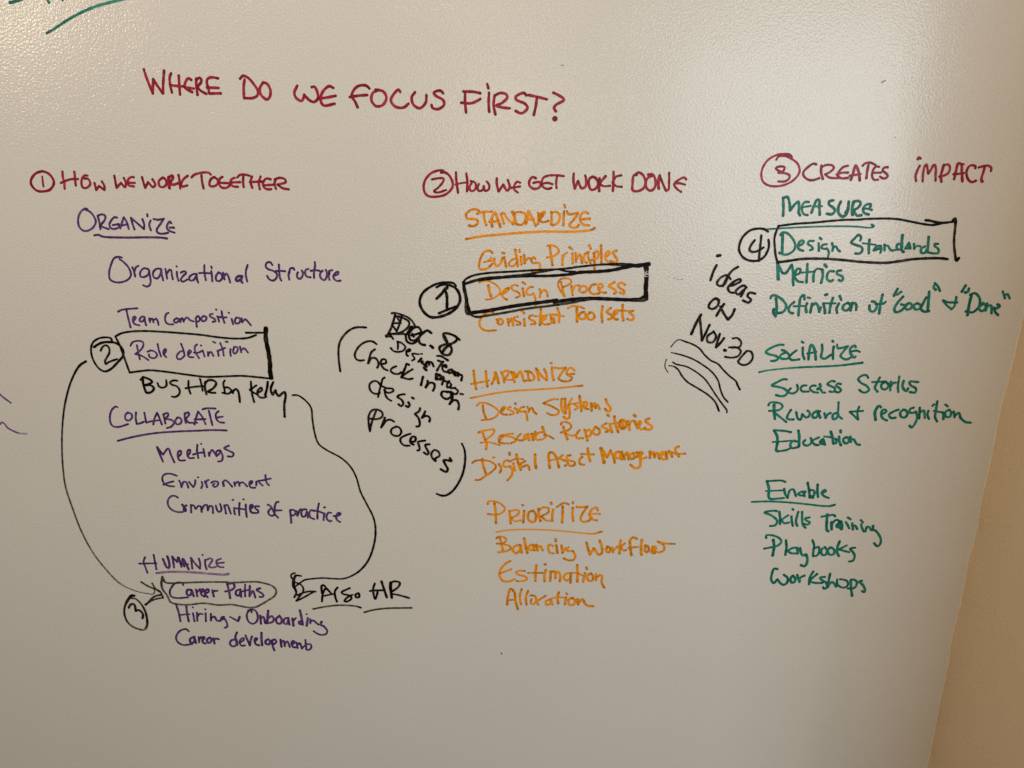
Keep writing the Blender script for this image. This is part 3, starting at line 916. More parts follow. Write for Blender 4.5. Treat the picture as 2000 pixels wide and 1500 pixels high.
@28 w4.2 640,132 655,134; w4.6 670,220 655,400
@28 w4.2 810,220 750,240 725,320 760,385 830,390 855,330 840,250 800,220
@28 w5 895,190 900,290 925,380; w3.4 890,220 960,170 1050,180 1050,240 930,310; w3.4 950,320 1010,370 1110,375
@28 w4.6 1090,95 1095,115; w4.4 1125,200 1110,290 1110,380
@28 w4.2 1272,150 1270,280 1262,405; w3.4 1180,165 1240,120 1310,100 1365,120
@28 w4.2 1435,80 1430,102; 1430,170 1425,280 1435,380
@28 w3.8 1490,160 1570,165 1660,155! 1580,270 1550,350 1590,390 1680,375 1730,330
@28 w4 1820,215 1800,170 1740,190 1690,270 1730,350 1805,370; w3 1690,280 1780,265 1855,270
n underline
@28 w2.4 f.2 230,555 400,525 700,512 1000,518 1300,540 1600,570 f0 w3 1740,580 w4 1885,545
> list_item_writing|orange handwriting Balancing Workflow under PRIORITIZE|handwriting|orange|4
w Balancing
@28 w4.2 290,640 310,720 340,850; w3.4 235,650 280,625 370,640 390,680 340,730 240,735; 340,740 440,770 460,810 380,855 260,870
@28 w4.2 610,755 530,770 490,830 540,885 600,840 615,760! 630,875
@28 w4.6 670,650 690,770 720,880
@28 w4.2 800,750 740,780 750,830 800,830 820,760! 830,840
@28 w4.4 860,750 880,840; 880,800 920,770 960,840
@28 w3.8 1115,770 1060,750 1045,820 1080,880 1130,885
@28 w4.4 1160,665 1165,700; 1170,760 1190,880
@28 w4.2 1255,760 1270,880; w3.6 1270,870 1320,800
@28 w3.6 1365,790 1330,840 1370,850 1430,845! 1470,920 1450,980 1370,995 1290,965
w Workflow
@29 w4.2 225,260 250,360 285,470! 350,360! 440,470 490,440 480,300 450,225
@29 w4 590,330 560,390 590,430 630,410 630,350 580,330
@29 670,350 680,430; w3.4 690,400 760,330
@29 w4.4 815,220 800,330 790,450; w3.4 885,275 820,330! 860,400 905,390
@29 w4.4 1095,195 1030,175 980,210 980,330 1000,480; w3.4 945,355 1110,335
@29 w4.6 1180,210 1165,340 1170,470
@29 w4 1250,320 1230,400 1270,430 1300,380 1280,320 1230,310
@29 w4.4 1370,330 1350,430 1400,440; 1370,330 1420,340 1380,440
@29 w3.4 1400,410 1480,430 1560,390 1560,320 1450,240! 1560,275 1745,285
> list_item_writing|orange handwriting Estimation between Balancing Workflow and Allocation|handwriting|orange|3.8
w Estimation
@30 310,130 220,180 130,310 140,400 200,460 300,460 375,425; w3.4 140,330 230,300 320,265
@30 w3.4 545,295 450,290 400,315 430,350 540,380 580,420 520,455 405,458
@30 w4.4 730,200 715,320 715,455; w3 590,325 850,325
@30 w4 865,185 885,185; w4.4 885,275 860,370 865,460
@30 w4.2 965,300 955,455; 975,310 1030,300 1040,410; 1050,320 1090,310 1120,380 1110,460
@30 w4 1290,330 1210,340 1175,400 1220,450 1280,410 1290,340! 1285,490
@30 w4.4 1395,195 1400,320 1395,465; w2.8 1300,325 1400,325 1480,365
@30 w4.4 1545,235 1550,260; 1520,330 1490,470
@30 w4 1620,330 1560,370 1570,440 1630,455 1655,390 1620,330
@30 w4 1700,340 1700,440; 1710,400 1760,360 1800,380 1790,470 1835,565
> list_item_writing|orange handwriting Allocation, lowest line of the middle column|handwriting|orange|3.8
w Allocation
@30 w4.2 255,840 270,700 310,580 370,640 390,780 430,915; w3 270,770 380,760
@30 490,590 460,700 480,840
@30 595,615 560,720 570,845
@30 w3.4 630,690 700,700 730,760 690,830 640,820 650,750
@30 880,695 740,800 760,840
@30 w3.6 960,760 890,780 890,840 950,830 970,770! 990,840
@30 w4.2 1095,640 1075,720 1085,825; w2.8 970,740 1080,720 1200,730
@30 w3.2 1215,655 1235,675; w3.8 1210,720 1195,835
@30 w4.2 1310,730 1250,770 1270,840 1340,840 1360,770 1320,730
@30 w4.2 1400,750 1410,840; 1420,800 1480,750 1520,820 1570,860 1660,865
@31 1470 290 7.4074
@32 1730 300 8.6957
@33 1430 410 8
@34 1650 410 8
@35 1490 510 8
@36 1690 540 6.8966
@37 1330 480 6
@38 1280 640 8.3333
@39 1480 660 9.0909
@40 1490 730 9.375
@41 1660 730 8
@42 1460 930 7.4074
@43 1480 1030 9.0909
@44 1600 990 14.2857
@0 0 0 1
> column_title_writing|red handwriting CREATES IMPACT behind a red circled 3, top of right column|handwriting|red|4.4
n circle
@31 w5.5 565,125 530,95 450,85 w4 350,95 230,160 150,270 125,380 150,480 220,530 340,548 480,520 600,450 670,360 680,300 650,220 580,160 500,120 430,105 370,120 340,165
n numeral
@31 w4.2 400,335 335,290 370,265 460,270 440,330 370,350; 370,350 450,355 530,385 530,430 470,475 370,478
w CREATES
@31 920,230 880,220 800,270 735,340 735,390 790,445 860,460 965,430
@31 w5 995,245 990,340 1015,440; w4.2 1000,270 1060,240 1150,245 1175,280 1120,340 1050,375! 1110,420 1240,430
@31 1380,250 1310,270 1240,350 1230,390 1280,430 1385,425; 1215,375 1300,350 1380,350
@31 w5 1420,455 1450,370 1490,245 1530,330 1550,465; w4.2 1400,395 1560,370
@31 w4.2 1590,250 1630,215 1700,205 1780,240; w5 1675,240 1655,340 1645,430
@31 w4.2 1835,265 1780,265 1735,330 1730,410 1760,455 1815,450; 1750,350 1855,350
@31 1955,270 1900,280 1880,320 1930,360 1955,400 1920,430 1880,430 1840,405
w IMPACT
@32 w5 545,95 560,65 590,85; w4.6 575,205 530,300 505,380 515,465
@32 625,470 635,330 660,220 690,185 710,270 720,340! 770,270 800,210 830,190 850,260 845,350 845,460
@32 w5 985,190 960,280 935,380 945,480; w4.2 990,195 1060,185 1090,240 1060,330 980,375 905,390
@32 w5 1160,435 1190,300 1230,170 1280,180 1290,300 1300,470; w4 1290,180 1325,180; 1145,350 1220,345 1325,330
@32 w4.4 1520,250 1520,215 1440,200 1380,270 1370,350 1400,440 1460,485 1530,460
@32 w4.2 1575,235 1650,215 1740,205 1790,240 1785,300; w4.6 1680,225 1655,320 1625,420 1630,480 1650,470
> subheading_writing|green handwriting MEASURE with a long underline running under the black box top|handwriting|green|5
w MEASURE
@31 440,710 445,850 440,975; 440,720 500,700 530,770 540,900! 600,820 660,770 670,860 665,930 685,970
@31 w4.4 815,775 760,775 715,830 715,900 740,950 795,965; w3.6 720,850 840,830
@31 w5 850,930 880,850 930,745 960,745 965,850 970,960; w3.6 870,840 1005,835
@31 1170,750 1110,765 1105,810 1170,860 1190,900 1150,950 1070,945
@31 w5.5 1275,770 1240,850 1245,940 1300,985 1350,960 1375,900 1390,770; 1345,930 1375,880
@31 w6 1460,770 1440,870 1445,960; w5 1460,770 1540,760 1560,800 1520,860 1460,890; 1460,900 1510,970 1575,965
@31 w4.8 1700,850 1710,810 1650,810 1600,870 1610,930 1680,955; w4 1600,875 1660,870 1725,890
n underline
@31 w3 205,1168 500,1150 800,1135 1200,1125 1500,1130 1700,1145 w4 1755,1125 1720,1100
> circled_number|black circled 4 at the left end of the box around Design Standards|handwriting|black|4
n circle
@33 w4.2 560,340 500,300 400,292 280,320 160,430 110,560 110,640 170,740 270,790 400,790 500,730 560,620 575,540 565,465
n numeral
@33 w4.2 355,470 300,540 270,620 310,655 400,640 490,585; w4 455,395 440,550 425,680 415,800
> list_item_writing|green handwriting Design Standards inside a black box|handwriting|green|4.4
w Design
@33 w5.5 790,380 785,500 780,680; w4.4 755,395 780,355 850,360 930,430 985,540 970,620 900,680 820,700 735,670
@33 w4.6 1035,560 1100,530 1120,490 1080,480 1030,540 1040,610 1110,640
@33 w4.2 1275,485 1200,490 1185,530 1240,570 1260,610 1215,630
@33 w4.6 1370,435 1395,460; 1350,520 1355,640
@33 w4 1480,535 1410,550 1395,590 1450,610 1480,600! 1510,660 1495,745
@33 w4.6 1560,520 1575,580 1565,640; w4 1570,600 1620,570 1650,620 1685,650
w Standards
@34 w4.6 240,480 255,430 215,390 150,450 100,510 180,550 260,580 275,630 230,680 165,680
@34 w5 385,465 375,580 375,680; w3.4 280,520 480,545
@34 w4.4 560,560 500,570 450,630; 560,560 570,610 555,670; 450,635 550,600
@34 w4.6 620,540 620,630; w4 620,560 670,560 710,620 750,640
@34 w4.4 880,530 820,540 815,610 850,620; w5.5 900,390 890,520 895,640 920,655; w3.6 740,635 820,620
@34 w5.4 1000,520 950,600; 1000,520 1020,600; w4 950,600 1020,600
@34 w4.4 1080,530 1085,610; w3.6 1085,600 1130,560 1180,570
@34 w4.4 1250,570 1190,610 1200,670 1250,670 1290,600; w5 1310,420 1300,540 1290,660
@34 w4 1460,530 1400,535 1410,570 1460,610 1460,670 1400,680 1310,665
> drawn_box|black hand-drawn box around Design Standards open at lower right|drawn box|black|3.8
n box_side
@33 720,250 1000,215 1250,200 1500,175 1750,155 1980,150 @34 300,142 700,135 870,150 1000,175 1200,215 1350,235 1450,225 1540,200
n box_side
@34 w4.4 1260,160 1320,165 1420,190 w4 1550,200 1700,180
n box_side
@34 w5 1690,160 1720,135 1730,180! w4.2 1720,300 1705,450 1710,600 w5 1745,790 1780,750
n box_side
@33 730,245 690,330 660,440 665,580 680,720 710,820
n box_side
@33 w4.6 700,820 850,800 1100,765 1300,760 1500,765 1760,785 1980,808 @34 400,820 650,825 850,800 1050,770 1300,755 1500,755 1605,768
> list_item_writing|green handwriting Metrics below the Design Standards box|handwriting|green|5
w Metrics
@33 w6.4 715,850 715,960 720,1085; w5 715,850 780,980! 830,990 930,860! 950,950 950,1080 955,1180
@33 w4.4 990,1020 1060,980 1060,920 1010,930 980,1040 1020,1110 1105,1130
@33 w5 1175,845 1170,980 1160,1135; w3.6 1090,980 1250,965
@33 w5 1290,950 1270,1020 1270,1120; w4 1280,960 1330,920 1400,930
@33 w5.4 1445,855 1475,890; w5 1410,930 1415,1030 1390,1140
@33 w4.6 1590,960 1520,960 1480,1030 1490,1090 1540,1115 1575,1095
@33 w4.6 1705,945 1640,960 1640,1000 1720,1040 1730,1090 1700,1110 1665,1095
> list_item_writing|green handwriting Definition of "Good" and "Done" with quote marks|handwriting|green|4.8
w Definition
@35 w5 205,580 215,700 215,820; w4.6 120,580 140,540 200,540 310,610 365,700 320,790 240,815; w5.5 170,750 165,800 200,865
@35 w4.6 490,640 430,690 400,750 420,800 470,815
@35 w4.8 650,600 640,530 590,570 570,680 555,850; w3.6 480,705 640,700
@35 w4.2 700,568 740,578; w5 690,660 670,720 680,800
@35 w4.8 770,660 740,805; 760,700 830,660 870,730 880,790! 905,720
@35 w5 975,530 1005,520; 945,660 965,750 970,815
@35 w5 1095,575 1060,680 1040,805; w3.6 940,660 1140,660
@35 w4.8 1200,545 1225,610; 1190,660 1150,740 1160,810
@35 w4.8 1330,650 1260,690 1250,750 1310,770 1370,700 1330,650
@35 w5.2 1390,650 1370,775; w4.6 1380,700 1430,650 1460,690 1455,765
w of
@35 w4.6 1700,630 1750,640 1780,700 1750,770 1700,790 1665,750 1665,690
@35 w5 1870,520 1840,650 1815,820; w3.8 1760,670 1880,665 1920,635
w "Good"
@36 w5 435,165 385,260; w4 430,245 485,205
@36 w4.8 510,270 430,360 390,440 410,480 480,460 540,400; w4 480,375 560,390
@36 w4.4 580,360 530,400 560,445 620,420 620,370 580,360
@36 w4.4 700,360 650,390 670,440 720,440 750,390 700,360
@36 w4.6 820,280 770,380 750,440 800,475 860,465; w5.2 860,205 850,330 840,460
@36 w4.4 925,125 920,150 950,180; 935,90 975,130 1005,195
n and_sign
@36 w3.8 1045,320 1110,345 1240,350; 1045,325 1100,390 1160,440! 1200,400 1210,340; w4.6 1225,275 1215,350
w "Done"
@36 w5.2 1350,120 1300,205; 1395,160 1380,205 1345,215
@36 w5.2 1430,250 1400,370 1375,520; w4.4 1410,245 1480,225 1540,300 1530,400 1450,480 1350,470
@36 w4.4 1580,370 1530,420 1560,465 1610,440 1620,390 1580,355
@36 w4.6 1640,360 1620,460; 1640,400 1690,390 1700,495
@36 w5 1740,440 1810,400 1780,375; w4.2 1730,420 1750,480 1790,520
@36 w4 1850,200 1880,295; 1880,250 1910,235 1945,295
> subheading_writing|underlined green handwriting SOCIALIZE in the right column|handwriting|green|4.2
w SOCIALIZE
@39 460,125 400,120 250,170 140,250 200,290 320,320 370,360 320,400 235,410
@39 430,215 500,240 560,320 540,360 460,375 400,350 410,300 485,265
@39 690,220 600,290 560,350 600,390 740,380
@39 w4.4 780,65 810,85; 800,170 800,290 830,380
@39 w4.8 900,385 910,260 950,120 990,160 1020,280 1030,390; w4 880,275 960,265 1040,245
@39 w4.6 1140,115 1145,220 1125,340 1180,370 1300,300
@39 w4.2 1325,50 1340,70; w4.6 1350,150 1335,250 1335,375
@39 w4.2 1410,120 1420,180 1600,150! 1520,240 1470,320 1520,370 1590,380 1660,340
@39 w4.6 1740,165 1720,135 1650,180 1640,250 1670,310 1710,350 1735,330; w3.8 1660,240 1760,225 1815,250
n underline
@39 w4 f.1 25,608 f.2 w2.8 150,580 400,550 w3.6 f0 800,520 1200,505 1500,485 w4.2 1700,460 1860,440
> list_item_writing|green handwriting Success Stories under SOCIALIZE|handwriting|green|4
w Success
@40 w4.2 440,105 380,100 270,150 160,215 280,240 400,280 450,340 400,400 320,410 240,390
@40 510,265 460,330 500,355 570,355 630,310 640,260 625,200
@40 800,215 730,220 690,270 720,320 840,325
@40 970,220 900,220 860,270 920,330 1010,345
@40 w5 1040,190 1060,230 1000,280; w4 1010,280 1060,290 1090,340 1140,345
@40 1315,145 1270,130 1180,190 1230,220 1320,270 1290,330 1220,325
@40 1430,190 1370,180 1340,220 1400,260 1430,310 1380,340 1330,330
w Stories
@41 285,65 260,25 200,25 130,80 170,140 260,190 300,250 250,290 190,285 145,250
@41 w4.4 465,60 430,130 390,220 430,280; w3.8 345,130 560,120
@41 w4 550,130 490,170 500,230 550,245 600,200 590,150 550,125
@41 640,120 630,190 630,260; 640,190 680,140 720,140
@41 w3.6 772,40 768,80; w4 760,110 750,200 755,285
@41 w4.6 840,110 820,190 850,250 890,270 910,225
@41 w4 1070,130 930,125 950,180 1030,230 1020,290 935,285
> list_item_writing|green handwriting Reward and recognition, below Success Stories|handwriting|green|4.1
w Reward
@40 w5.4 205,570 205,680 w4.6 220,830; w3.8 100,580 130,530 230,525 330,550 360,600 300,660 110,680; 190,690 300,780 430,885
@40 w4.2 515,660 470,730 440,810 480,835 565,835
@40 610,700 640,820 690,840 720,740! 790,800 850,770 850,700 815,675
@40 w4.4 1050,690 1000,680 910,740 920,800 990,790 1010,700! 1050,805
@40 w4.4 1125,720 1150,810! 1190,740 1240,720
@40 w4.4 1340,720 1280,750 1290,830 1340,820 1380,740; w3.8 1385,520 1380,650 1380,760 1450,825
n and_sign
@40 w3.8 1765,600 1730,700 1745,840! 1590,695! 1835,680
w recognition
@41 w5.2 430,520 390,600 400,720; w4 430,510 460,500 485,525
@41 w4.2 500,630 570,590 550,560 500,580 490,660 530,710 580,730
@41 w4.2 760,560 680,590 610,640 640,690 715,685
@41 w4.4 830,560 785,610 800,670 860,680 900,620 870,570 830,560
@41 w4.2 995,530 940,550 930,600 990,610 1030,590! 1050,680 1020,770 960,840 930,810
@41 w4.2 1090,530 1080,700; 1100,600 1150,570 1165,630 1170,690
@41 w3.8 1290,500 1320,475; w4.2 1225,580 1210,640 1235,705
@41 w4.2 1365,430 1345,560 1330,680 1360,745; w3.6 1310,580 1450,605
@41 w3.8 1490,480 1530,510; w4.2 1455,600 1460,710
@41 w4 1550,560 1490,600 1500,670 1560,670 1580,600 1550,560
@41 w4.2 1620,590 1635,680; 1640,650 1700,610 1730,690 1800,750 1885,765
> list_item_writing|green handwriting Education, alone below Reward and recognition|handwriting|green|4.2
w Education
@40 w4.8 205,1040 260,1140 265,1260 250,1410 w4 350,1410 450,1390 505,1360; w4 515,1070 420,1050 310,1040 205,1035; w3.2 175,1250 350,1240 515,1225
@40 w4.4 620,1240 550,1230 500,1300 530,1360 650,1340; w5 650,1040 665,1150 660,1330
@40 w4.2 775,1215 735,1260 770,1310 830,1310 890,1260 890,1200 870,1175
@40 1025,1165 930,1210 890,1240! 960,1300 1025,1305
@40 w5 1090,1200 1050,1250 1090,1290; 1100,1200 1135,1300; 1060,1250 1120,1250
@40 w4.8 1240,1055 1270,1150 1290,1280; w3.6 1120,1150 1230,1160 1345,1200; w4 1345,1200 1340,1270 1290,1280
@40 w4.6 1420,1035 1425,1075; 1395,1150 1400,1240 1430,1310
@40 w4.4 1530,1160 1470,1200 1500,1270 1560,1260 1570,1180 1520,1160
@40 w4.2 1600,1150 1610,1250; 1600,1200 1660,1200 1720,1290 1775,1300
> subheading_writing|green handwriting Enable over a long green underline|handwriting|green|4
w Enable
@42 w4.6 280,70 310,180 305,290 320,325 w3.8 430,325 530,315; w3 265,215 400,210 510,205; w3.6 275,75 400,65 500,65 550,85
@42 530,180 545,260 580,315! 610,210 660,190 700,290
@42 840,225 780,225 730,260 800,280 825,250; 800,230 825,290
@42 w4.4 870,95 890,200 900,310; w4 900,290 960,280 960,210 910,200; 900,310 950,310
@42 w4.6 1015,120 1010,210 1020,300
@42 w4 1090,240 1135,215 1120,200 1070,240 1110,290 1175,315
n underline
@42 w3.4 60,372 300,365 600,380 900,410 1100,432 w4 1200,430 1265,412
> list_item_writing|green handwriting Skills Training directly under the Enable underline|handwriting|green|4
w Skills
@42 425,505 370,500 245,525 350,570 430,650 400,710 325,722
@42 w4.4 460,515 470,600 470,695; w3.8 590,565 490,630! 530,680 600,670
@42 w3.6 650,475 665,490; w4.2 635,580 640,650 655,720
@42 w4.2 735,515 710,600 700,670 720,720
@42 790,515 790,620 800,700 840,750
@42 w3.8 900,595 830,615 850,640 900,670 870,700 820,690
w Training
@44 w4.6 225,210 210,400 205,580 220,660 260,680; w4 60,275 200,250 400,225 450,265
@44 w5 340,420 345,630; w4 370,450 440,380 500,360 550,390
@44 w5.5 600,410 490,530 590,580; 610,420 630,500 620,620; 540,500 620,540
@44 w4 800,295 880,350; 740,420 790,500 835,600
@44 w4.4 920,460 940,630; w4 940,530 1000,520 1060,620
@44 w3.8 1160,365 1220,435; w4 1170,480 1190,580 1245,690
@44 w3.8 1320,555 1300,640 1290,690; 1310,600 1350,550 1400,570 1440,640
@44 w4.6 1500,530 1500,610; w4 1450,650 1550,650 1660,770 1720,920 1690,1050 1620,1100 1530,1010
> list_item_writing|green handwriting Playbooks between Skills Training and Workshops|handwriting|green|4.2
w Playbooks
@43 w5 275,220 290,330 265,500; w3.8 150,190 150,145 250,140 380,190 420,250 360,320 250,350 115,378
@43 w4.4 500,225 510,350 490,490
@43 w4 700,360 610,370 540,420 600,460 700,460; 700,370 710,470
@43 w4.6 750,365 770,460 800,495 860,480! 880,560 870,640 830,690 765,670
@43 w4 970,225 1000,310 990,400 980,490; 1000,370 1080,350 1090,430 1050,500 980,510
@43 w4.2 1150,370 1120,430 1150,490 1210,480 1230,410 1190,350
@43 w4.2 1280,360 1240,420 1270,480 1340,480 1360,410 1310,360 1280,360
@43 w4.6 1455,245 1415,350 1410,450 1440,510; w3.8 1580,320 1440,390! 1540,420 1625,440
@43 w4 1730,360 1640,380 1690,440 1720,510 1690,590 1620,605
> list_item_writing|green handwriting Workshops, lowest green line|handwriting|green|4.2
w Workshops
@43 350,740 290,735 250,830 240,930 280,990 350,920! 400,990 460,1020 520,980 530,900 460,840
@43 w4.6 620,860 580,910 600,980 650,970 665,910 630,860
@43 700,840 740,970! 750,900 830,855
@43 w4.6 985,785 930,880 910,1010; w4 1055,825 930,950 1010,985 1150,985
@43 w4 1195,880 1110,890 1130,930 1210,980 1230,1060 1180,1090 1160,1060
@43 w4.4 1285,820 1260,950 1240,1070; w4 1250,1040 1320,970 1390,1050
@43 w4 1410,920 1400,1050; w3.6 1400,970 1440,1040 1540,1070 1600,1020 1590,960 1530,930 1460,920
@43 w4.4 1650,940 1655,1080 1675,1215; w4 1650,930 1720,930 1760,980 1720,1070 1600,1085
@43 w4.2 1850,950 1800,960 1870,1030 1900,1090 1890,1150 1850,1130
> date_writing|black slanted handwriting ideas on Nov. 30 left of the green list|handwriting|black|3.8
w ideas
@37 w5.3 425,118 460,112; w4.4 418,225 380,300 345,405
@37 w4.0 580,390 540,345 470,370 420,440 450,470 510,450 550,350; w4.2 670,245 600,290 540,370 490,475
@37 w4.2 580,470 640,450 700,410 690,390 620,420 550,490 570,540 615,550
@37 w4.2 770,490 740,465 680,490 640,540 670,570 730,520; 750,500 720,560 700,595
@37 w4.2 870,560 800,550 780,590 820,630 790,665 725,640
w on
@37 w4.2 450,640 410,615 340,670 325,720 370,740 430,700 440,640 410,620
@37 w4.4 505,680 455,750 415,820; 460,710 500,790 550,865! 600,810 630,740
w Nov
@37 w4.8 235,805 180,900 120,1035; w4.2 220,840 235,980 245,1110! 300,1000 335,925
@37 380,1000 410,1060 370,1130 310,1120 310,1060 370,1015
@37 w4.2 455,1030 430,1110 410,1190! 460,1140 505,1080
n period
@37 w5.3 508,1222 522,1226
w 30
@37 w3.2 605,1085 660,1080 705,1130 690,1180 600,1195; w3.3 560,1190 650,1190 700,1230 670,1290 590,1310 515,1300
@37 w3.5 770,1230 700,1310 670,1360 720,1395 790,1380 840,1310 820,1240 770,1230
> wavy_lines|five thin wavy black lines below Nov. 30, like wind strokes|drawing|black|2.4
n stroke
@38 w2 252,312 320,230 380,195 w2.8 500,230 620,275 720,340 800,440 900,530 1020,590 1100,680 1200,780 1310,870 w3.4 1340,940 1375,1005
n stroke
@38 w2 255,403 w2.6 400,435 600,505 750,590 920,720 1020,860 1060,1010 1110,1130 1180,1210
n stroke
@38 285,560 330,590 500,630 650,710 800,830 870,920 980,1090 1080,1230 1165,1350 1160,1380
n stroke
@38 w2.2 218,618 290,625 w2.8 370,680 430,780 520,880 700,990 880,1110 980,1220 w3.4 1035,1355
n stroke
@38 w1.8 180,512 158,580 160,650 205,725
> smudge|faint green leftover mark between the two boxes|ink mark|green|1.2
n stroke
@0 w0.9 f.62 1303,541 1309,540; w1.2 f.5 1316,542 1325,546 1334,545
> ink_speck|small grey smudge on blank wall above CREATES IMPACT|ink speck|black|2
n stroke
@0 w2.2 f.7 1722,161 1725,159 1729,157
> ink_speck|tiny dark speck on wall between CREATES and the smudge above|ink speck|black|1.5
n stroke
@0 w1.5 f.2 1747,268 1748,268
> ink_speck|tiny pair of dark specks above the heading's question mark|ink speck|black|1.5
n stroke
@0 w1.2 f.4 1095,127 1096,127; w1.4 f.2 1099,128 1100,127
> ink_speck|lone dark speck on blank wall below the orange list|ink speck|black|1.8
n stroke
@0 w1.8 f.15 979,1275 980,1277
> ink_speck|orange dot under the H of HARMONIZE|ink speck|orange|2
n stroke
@0 w1.8 f0 941,757 943,757
'''

crops = {}
LAYER = {}

def parse_strokes(s, width):
    cur = None
    out = []
    for part in s.split(';'):
        pts = []
        for tok in part.split():
            if tok[0] == '@':
                cur = crops[tok[1:]]
            elif tok[0] == 'w':
                width = float(tok[1:])
            elif tok[0] == 'f':
                parse_strokes.fade = float(tok[1:])
            else:
                sharp = tok.endswith('!')
                x, y = tok.rstrip('!').split(',')
                x0, y0, k = cur
                pts.append((x0+float(x)/k, y0+float(y)/k, width, parse_strokes.fade, sharp))
        if pts:
            out.append(pts)
    return out

def smooth_path(pts):
    """split at sharp turns, run a centripetal Catmull-Rom through each run"""
    runs = [[]]
    for p in pts:
        runs[-1].append(p)
        if p[4] and len(runs[-1]) > 1:
            runs.append([p])
    res = []
    for r in runs:
        if len(r) < 2:
            if len(pts) == 1: res.append([r[0][:4], (r[0][0]+0.3,)+r[0][1:4]])
            continue
        q = [p[:4] for p in r]
        P = [tuple(2*a-b for a, b in zip(q[0], q[1]))] + q + [tuple(2*a-b for a, b in zip(q[-1], q[-2]))]
        path = []
        for i in range(1, len(P)-2):
            p0, p1, p2, p3 = P[i-1], P[i], P[i+1], P[i+2]
            d = lambda a, b: max(1e-3, math.hypot(a[0]-b[0], a[1]-b[1])**0.5)
            t0 = 0; t1 = t0+d(p0, p1); t2 = t1+d(p1, p2); t3 = t2+d(p2, p3)
            L = math.hypot(p1[0]-p2[0], p1[1]-p2[1])
            ns = max(2, min(14, int(L/2.2)+1))
            for s in range(ns):
                t = t1 + (t2-t1)*s/ns
                u = (t-t1)/(t2-t1)
                xy = []
                for c in (0, 1):
                    a1 = (t1-t)/(t1-t0)*p0[c] + (t-t0)/(t1-t0)*p1[c]
                    a2 = (t2-t)/(t2-t1)*p1[c] + (t-t1)/(t2-t1)*p2[c]
                    a3 = (t3-t)/(t3-t2)*p2[c] + (t-t2)/(t3-t2)*p3[c]
                    b1 = (t2-t)/(t2-t0)*a1 + (t-t0)/(t2-t0)*a2
                    b2 = (t3-t)/(t3-t1)*a2 + (t-t1)/(t3-t1)*a3
                    xy.append((t2-t)/(t2-t1)*b1 + (t-t1)/(t2-t1)*b2)
                path.append((xy[0], xy[1], p1[2]+(p2[2]-p1[2])*u, p1[3]+(p2[3]-p1[3])*u))
        path.append(q[-1])
        res.append(path)
    return res

def ribbon(path, y, V, F, A, origin, rng, lengthy):
    """a flat pen stroke with round ends lying on the wall at depth y"""
    pts = []
    for (px, py, w, fd) in path:
        p = at(px, py)
        k = px_size(px, py)
        q = (p.x, p.z, pen(w)*k*0.5, fd)
        if not pts or math.hypot(q[0]-pts[-1][0], q[1]-pts[-1][1]) > 2e-4:
            pts.append(q)
    if len(pts) < 2:
        q = pts[0]
        pts.append((q[0]+4e-4, q[1], q[2], q[3]))
    m = len(pts)
    ph = rng.uniform(0, 6.28)
    base = rng.uniform(0.06, 0.2)
    cum = 0.0
    rows = []
    for i, q in enumerate(pts):
        a = pts[max(0, i-1)]; b = pts[min(m-1, i+1)]
        dx, dz = b[0]-a[0], b[1]-a[1]
        l = math.hypot(dx, dz) or 1e-9
        if i: cum += math.hypot(q[0]-pts[i-1][0], q[1]-pts[i-1][1])
        tx, tz = dx/l, dz/l
        r = q[2]*(1 + 0.07*math.sin(cum*330+ph) + rng.uniform(-0.035, 0.035))
        # ink pools where the pen lands and lifts
        e = min(i, m-1-i)/max(1, m-1)*2
        pool = 0.16*max(0.0, 1-e*4)
        fd = max(0.0, q[3] + base - pool + 0.05*math.sin(cum*120+ph*2))
        yy = y - 1e-5*i/m
        rows.append((q[0], q[1], tx, tz, r, fd, yy))
    o = len(V)
    def put(x, z, yy, fd):
        V.append((x-origin.x, yy-origin.y, z-origin.z)); A.append(fd); return len(V)-1
    idx = []
    for (x, z, tx, tz, r, fd, yy) in rows:
        idx.append((put(x-tz*r, z+tx*r, yy, fd*0.8), put(x, z, yy-2e-6, fd*1.1), put(x+tz*r, z-tx*r, yy, fd*0.8)))
    for a, b in zip(idx, idx[1:]):
        F.append((a[0], a[1], b[1], b[0])); F.append((a[1], a[2], b[2], b[1]))
    for end, row, sg in ((idx[0], rows[0], -1), (idx[-1], rows[-1], 1)):
        x, z, tx, tz, r, fd, yy = row
        prev = end[0]
        K = 5
        for k in range(1, K+1):
            t = math.pi*k/K
            if k == K: cur = end[2]
            else:
                cx = -tz*math.cos(t) + sg*tx*math.sin(t)*0.9
                cz = tx*math.cos(t) + sg*tz*math.sin(t)*0.9
                cur = put(x+cx*r, z+cz*r, yy, fd*0.8)
            F.append((end[1], prev, cur) if sg < 0 else (end[1], cur, prev))
            prev = cur
def pen(w):
    return w + (0.7 if w > 2.3 else 0.0)

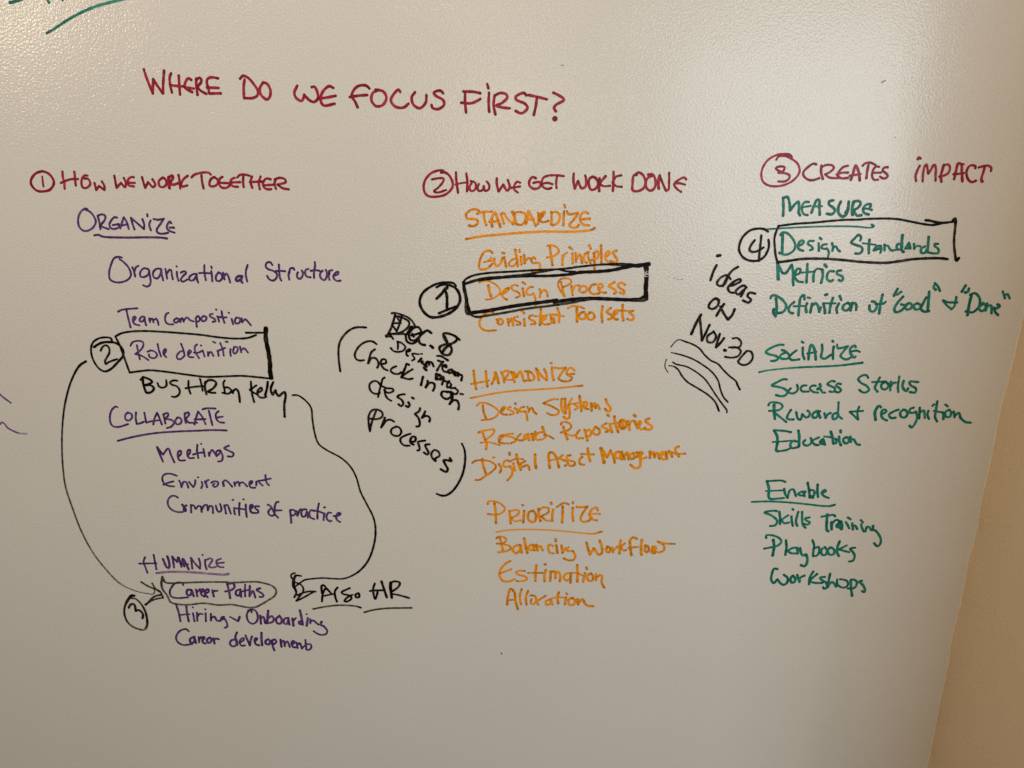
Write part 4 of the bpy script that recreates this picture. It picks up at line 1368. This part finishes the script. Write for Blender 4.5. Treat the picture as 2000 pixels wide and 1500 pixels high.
def build_writing():
    thing = None; word = None; part = None
    layer = 0
    things = []
    for line in DATA.strip().splitlines():
        line = line.strip()
        if not line: continue
        if line[0] == '@' and ',' not in line.split()[1]:
            t = line.split()
            if len(t) == 4 and all(',' not in q for q in t[1:]) and t[1][0] not in 'wf':
                crops[t[0][1:]] = (float(t[1]), float(t[2]), float(t[3]))
                continue
        if line.startswith('> '):
            name, label, cat, colour, width = line[2:].split('|')
            thing = dict(name=name, label=label, cat=cat, ink=colour, w=float(width), parts=[])
            things.append(thing); word = None; part = None
            continue
        if line.startswith('w ') and '@' not in line and ',' not in line:
            word = dict(kind='word', text=line[2:], letters=[]); thing['parts'].append(word); part = None
            continue
        if line.startswith('n '):
            part = dict(kind=line[2:], letters=[]); thing['parts'].append(part); word = None
            continue
        (word or part)['letters'].append(line)
    rng = random.Random(11)
    for t in things:
        parse_strokes.fade = 0.0
        layer = 0
        y0 = -0.00010 - (0.0008 if t['ink'] == 'black' else 0.0)
        # gather geometry first, to know where the thing stands
        built = []
        for p in t['parts']:
            kids = []
            for ln in p['letters']:
                parse_strokes.fade = 0.0
                paths = []
                for st in parse_strokes(ln, t['w']):
                    for pa in smooth_path(st):
                        paths.append((pa, y0 - layer*1e-5)); layer += 1
                kids.append(paths)
            built.append((p, kids))
        allp = [at(q[0], q[1]) for p, kids in built for ps in kids for pa, _ in ps for q in pa]
        org = Vector((min(q.x for q in allp), 0, min(q.z for q in allp)))
        single = len(built) == 1 and len(built[0][1]) == 1
        def make(name, paths, parent, parent_org):
            pts = [at(q[0], q[1]) for pa, _ in paths for q in pa]
            lo = Vector((min(q.x for q in pts), 0, min(q.z for q in pts)))
            V = []; F = []; A = []
            for pa, yy in paths:
                ribbon(pa, yy, V, F, A, lo, rng, 1)
            o = mesh_obj(name, V, F, INK[t['ink']], parent, lo - parent_org)
            at_ = o.data.attributes.new('fade', 'FLOAT', 'POINT')
            at_.data.foreach_set('value', A)
            return o
        if single:
            root = make(t['name'], built[0][1][0], None, Vector((0, 0, 0)))
        else:
            root = empty(t['name'], org)
            words = [b for b in built if b[0]['kind'] == 'word']
            for p, kids in built:
                if p['kind'] != 'word':
                    for ps in kids:
                        make(p['kind'], ps, root, org)
                elif len(words) == 1:
                    for ps in kids:
                        make('letter', ps, root, org)
                else:
                    pp = [at(q[0], q[1]) for ps in kids for pa, _ in ps for q in pa]
                    wo = Vector((min(q.x for q in pp), 0, min(q.z for q in pp)))
                    w = empty('word', wo-org, root)
                    w['label'] = 'the word ' + p['text']
                    for ps in kids:
                        make('letter', ps, w, wo)
        root['label'] = t['label']
        root['category'] = t['cat']
build_writing()
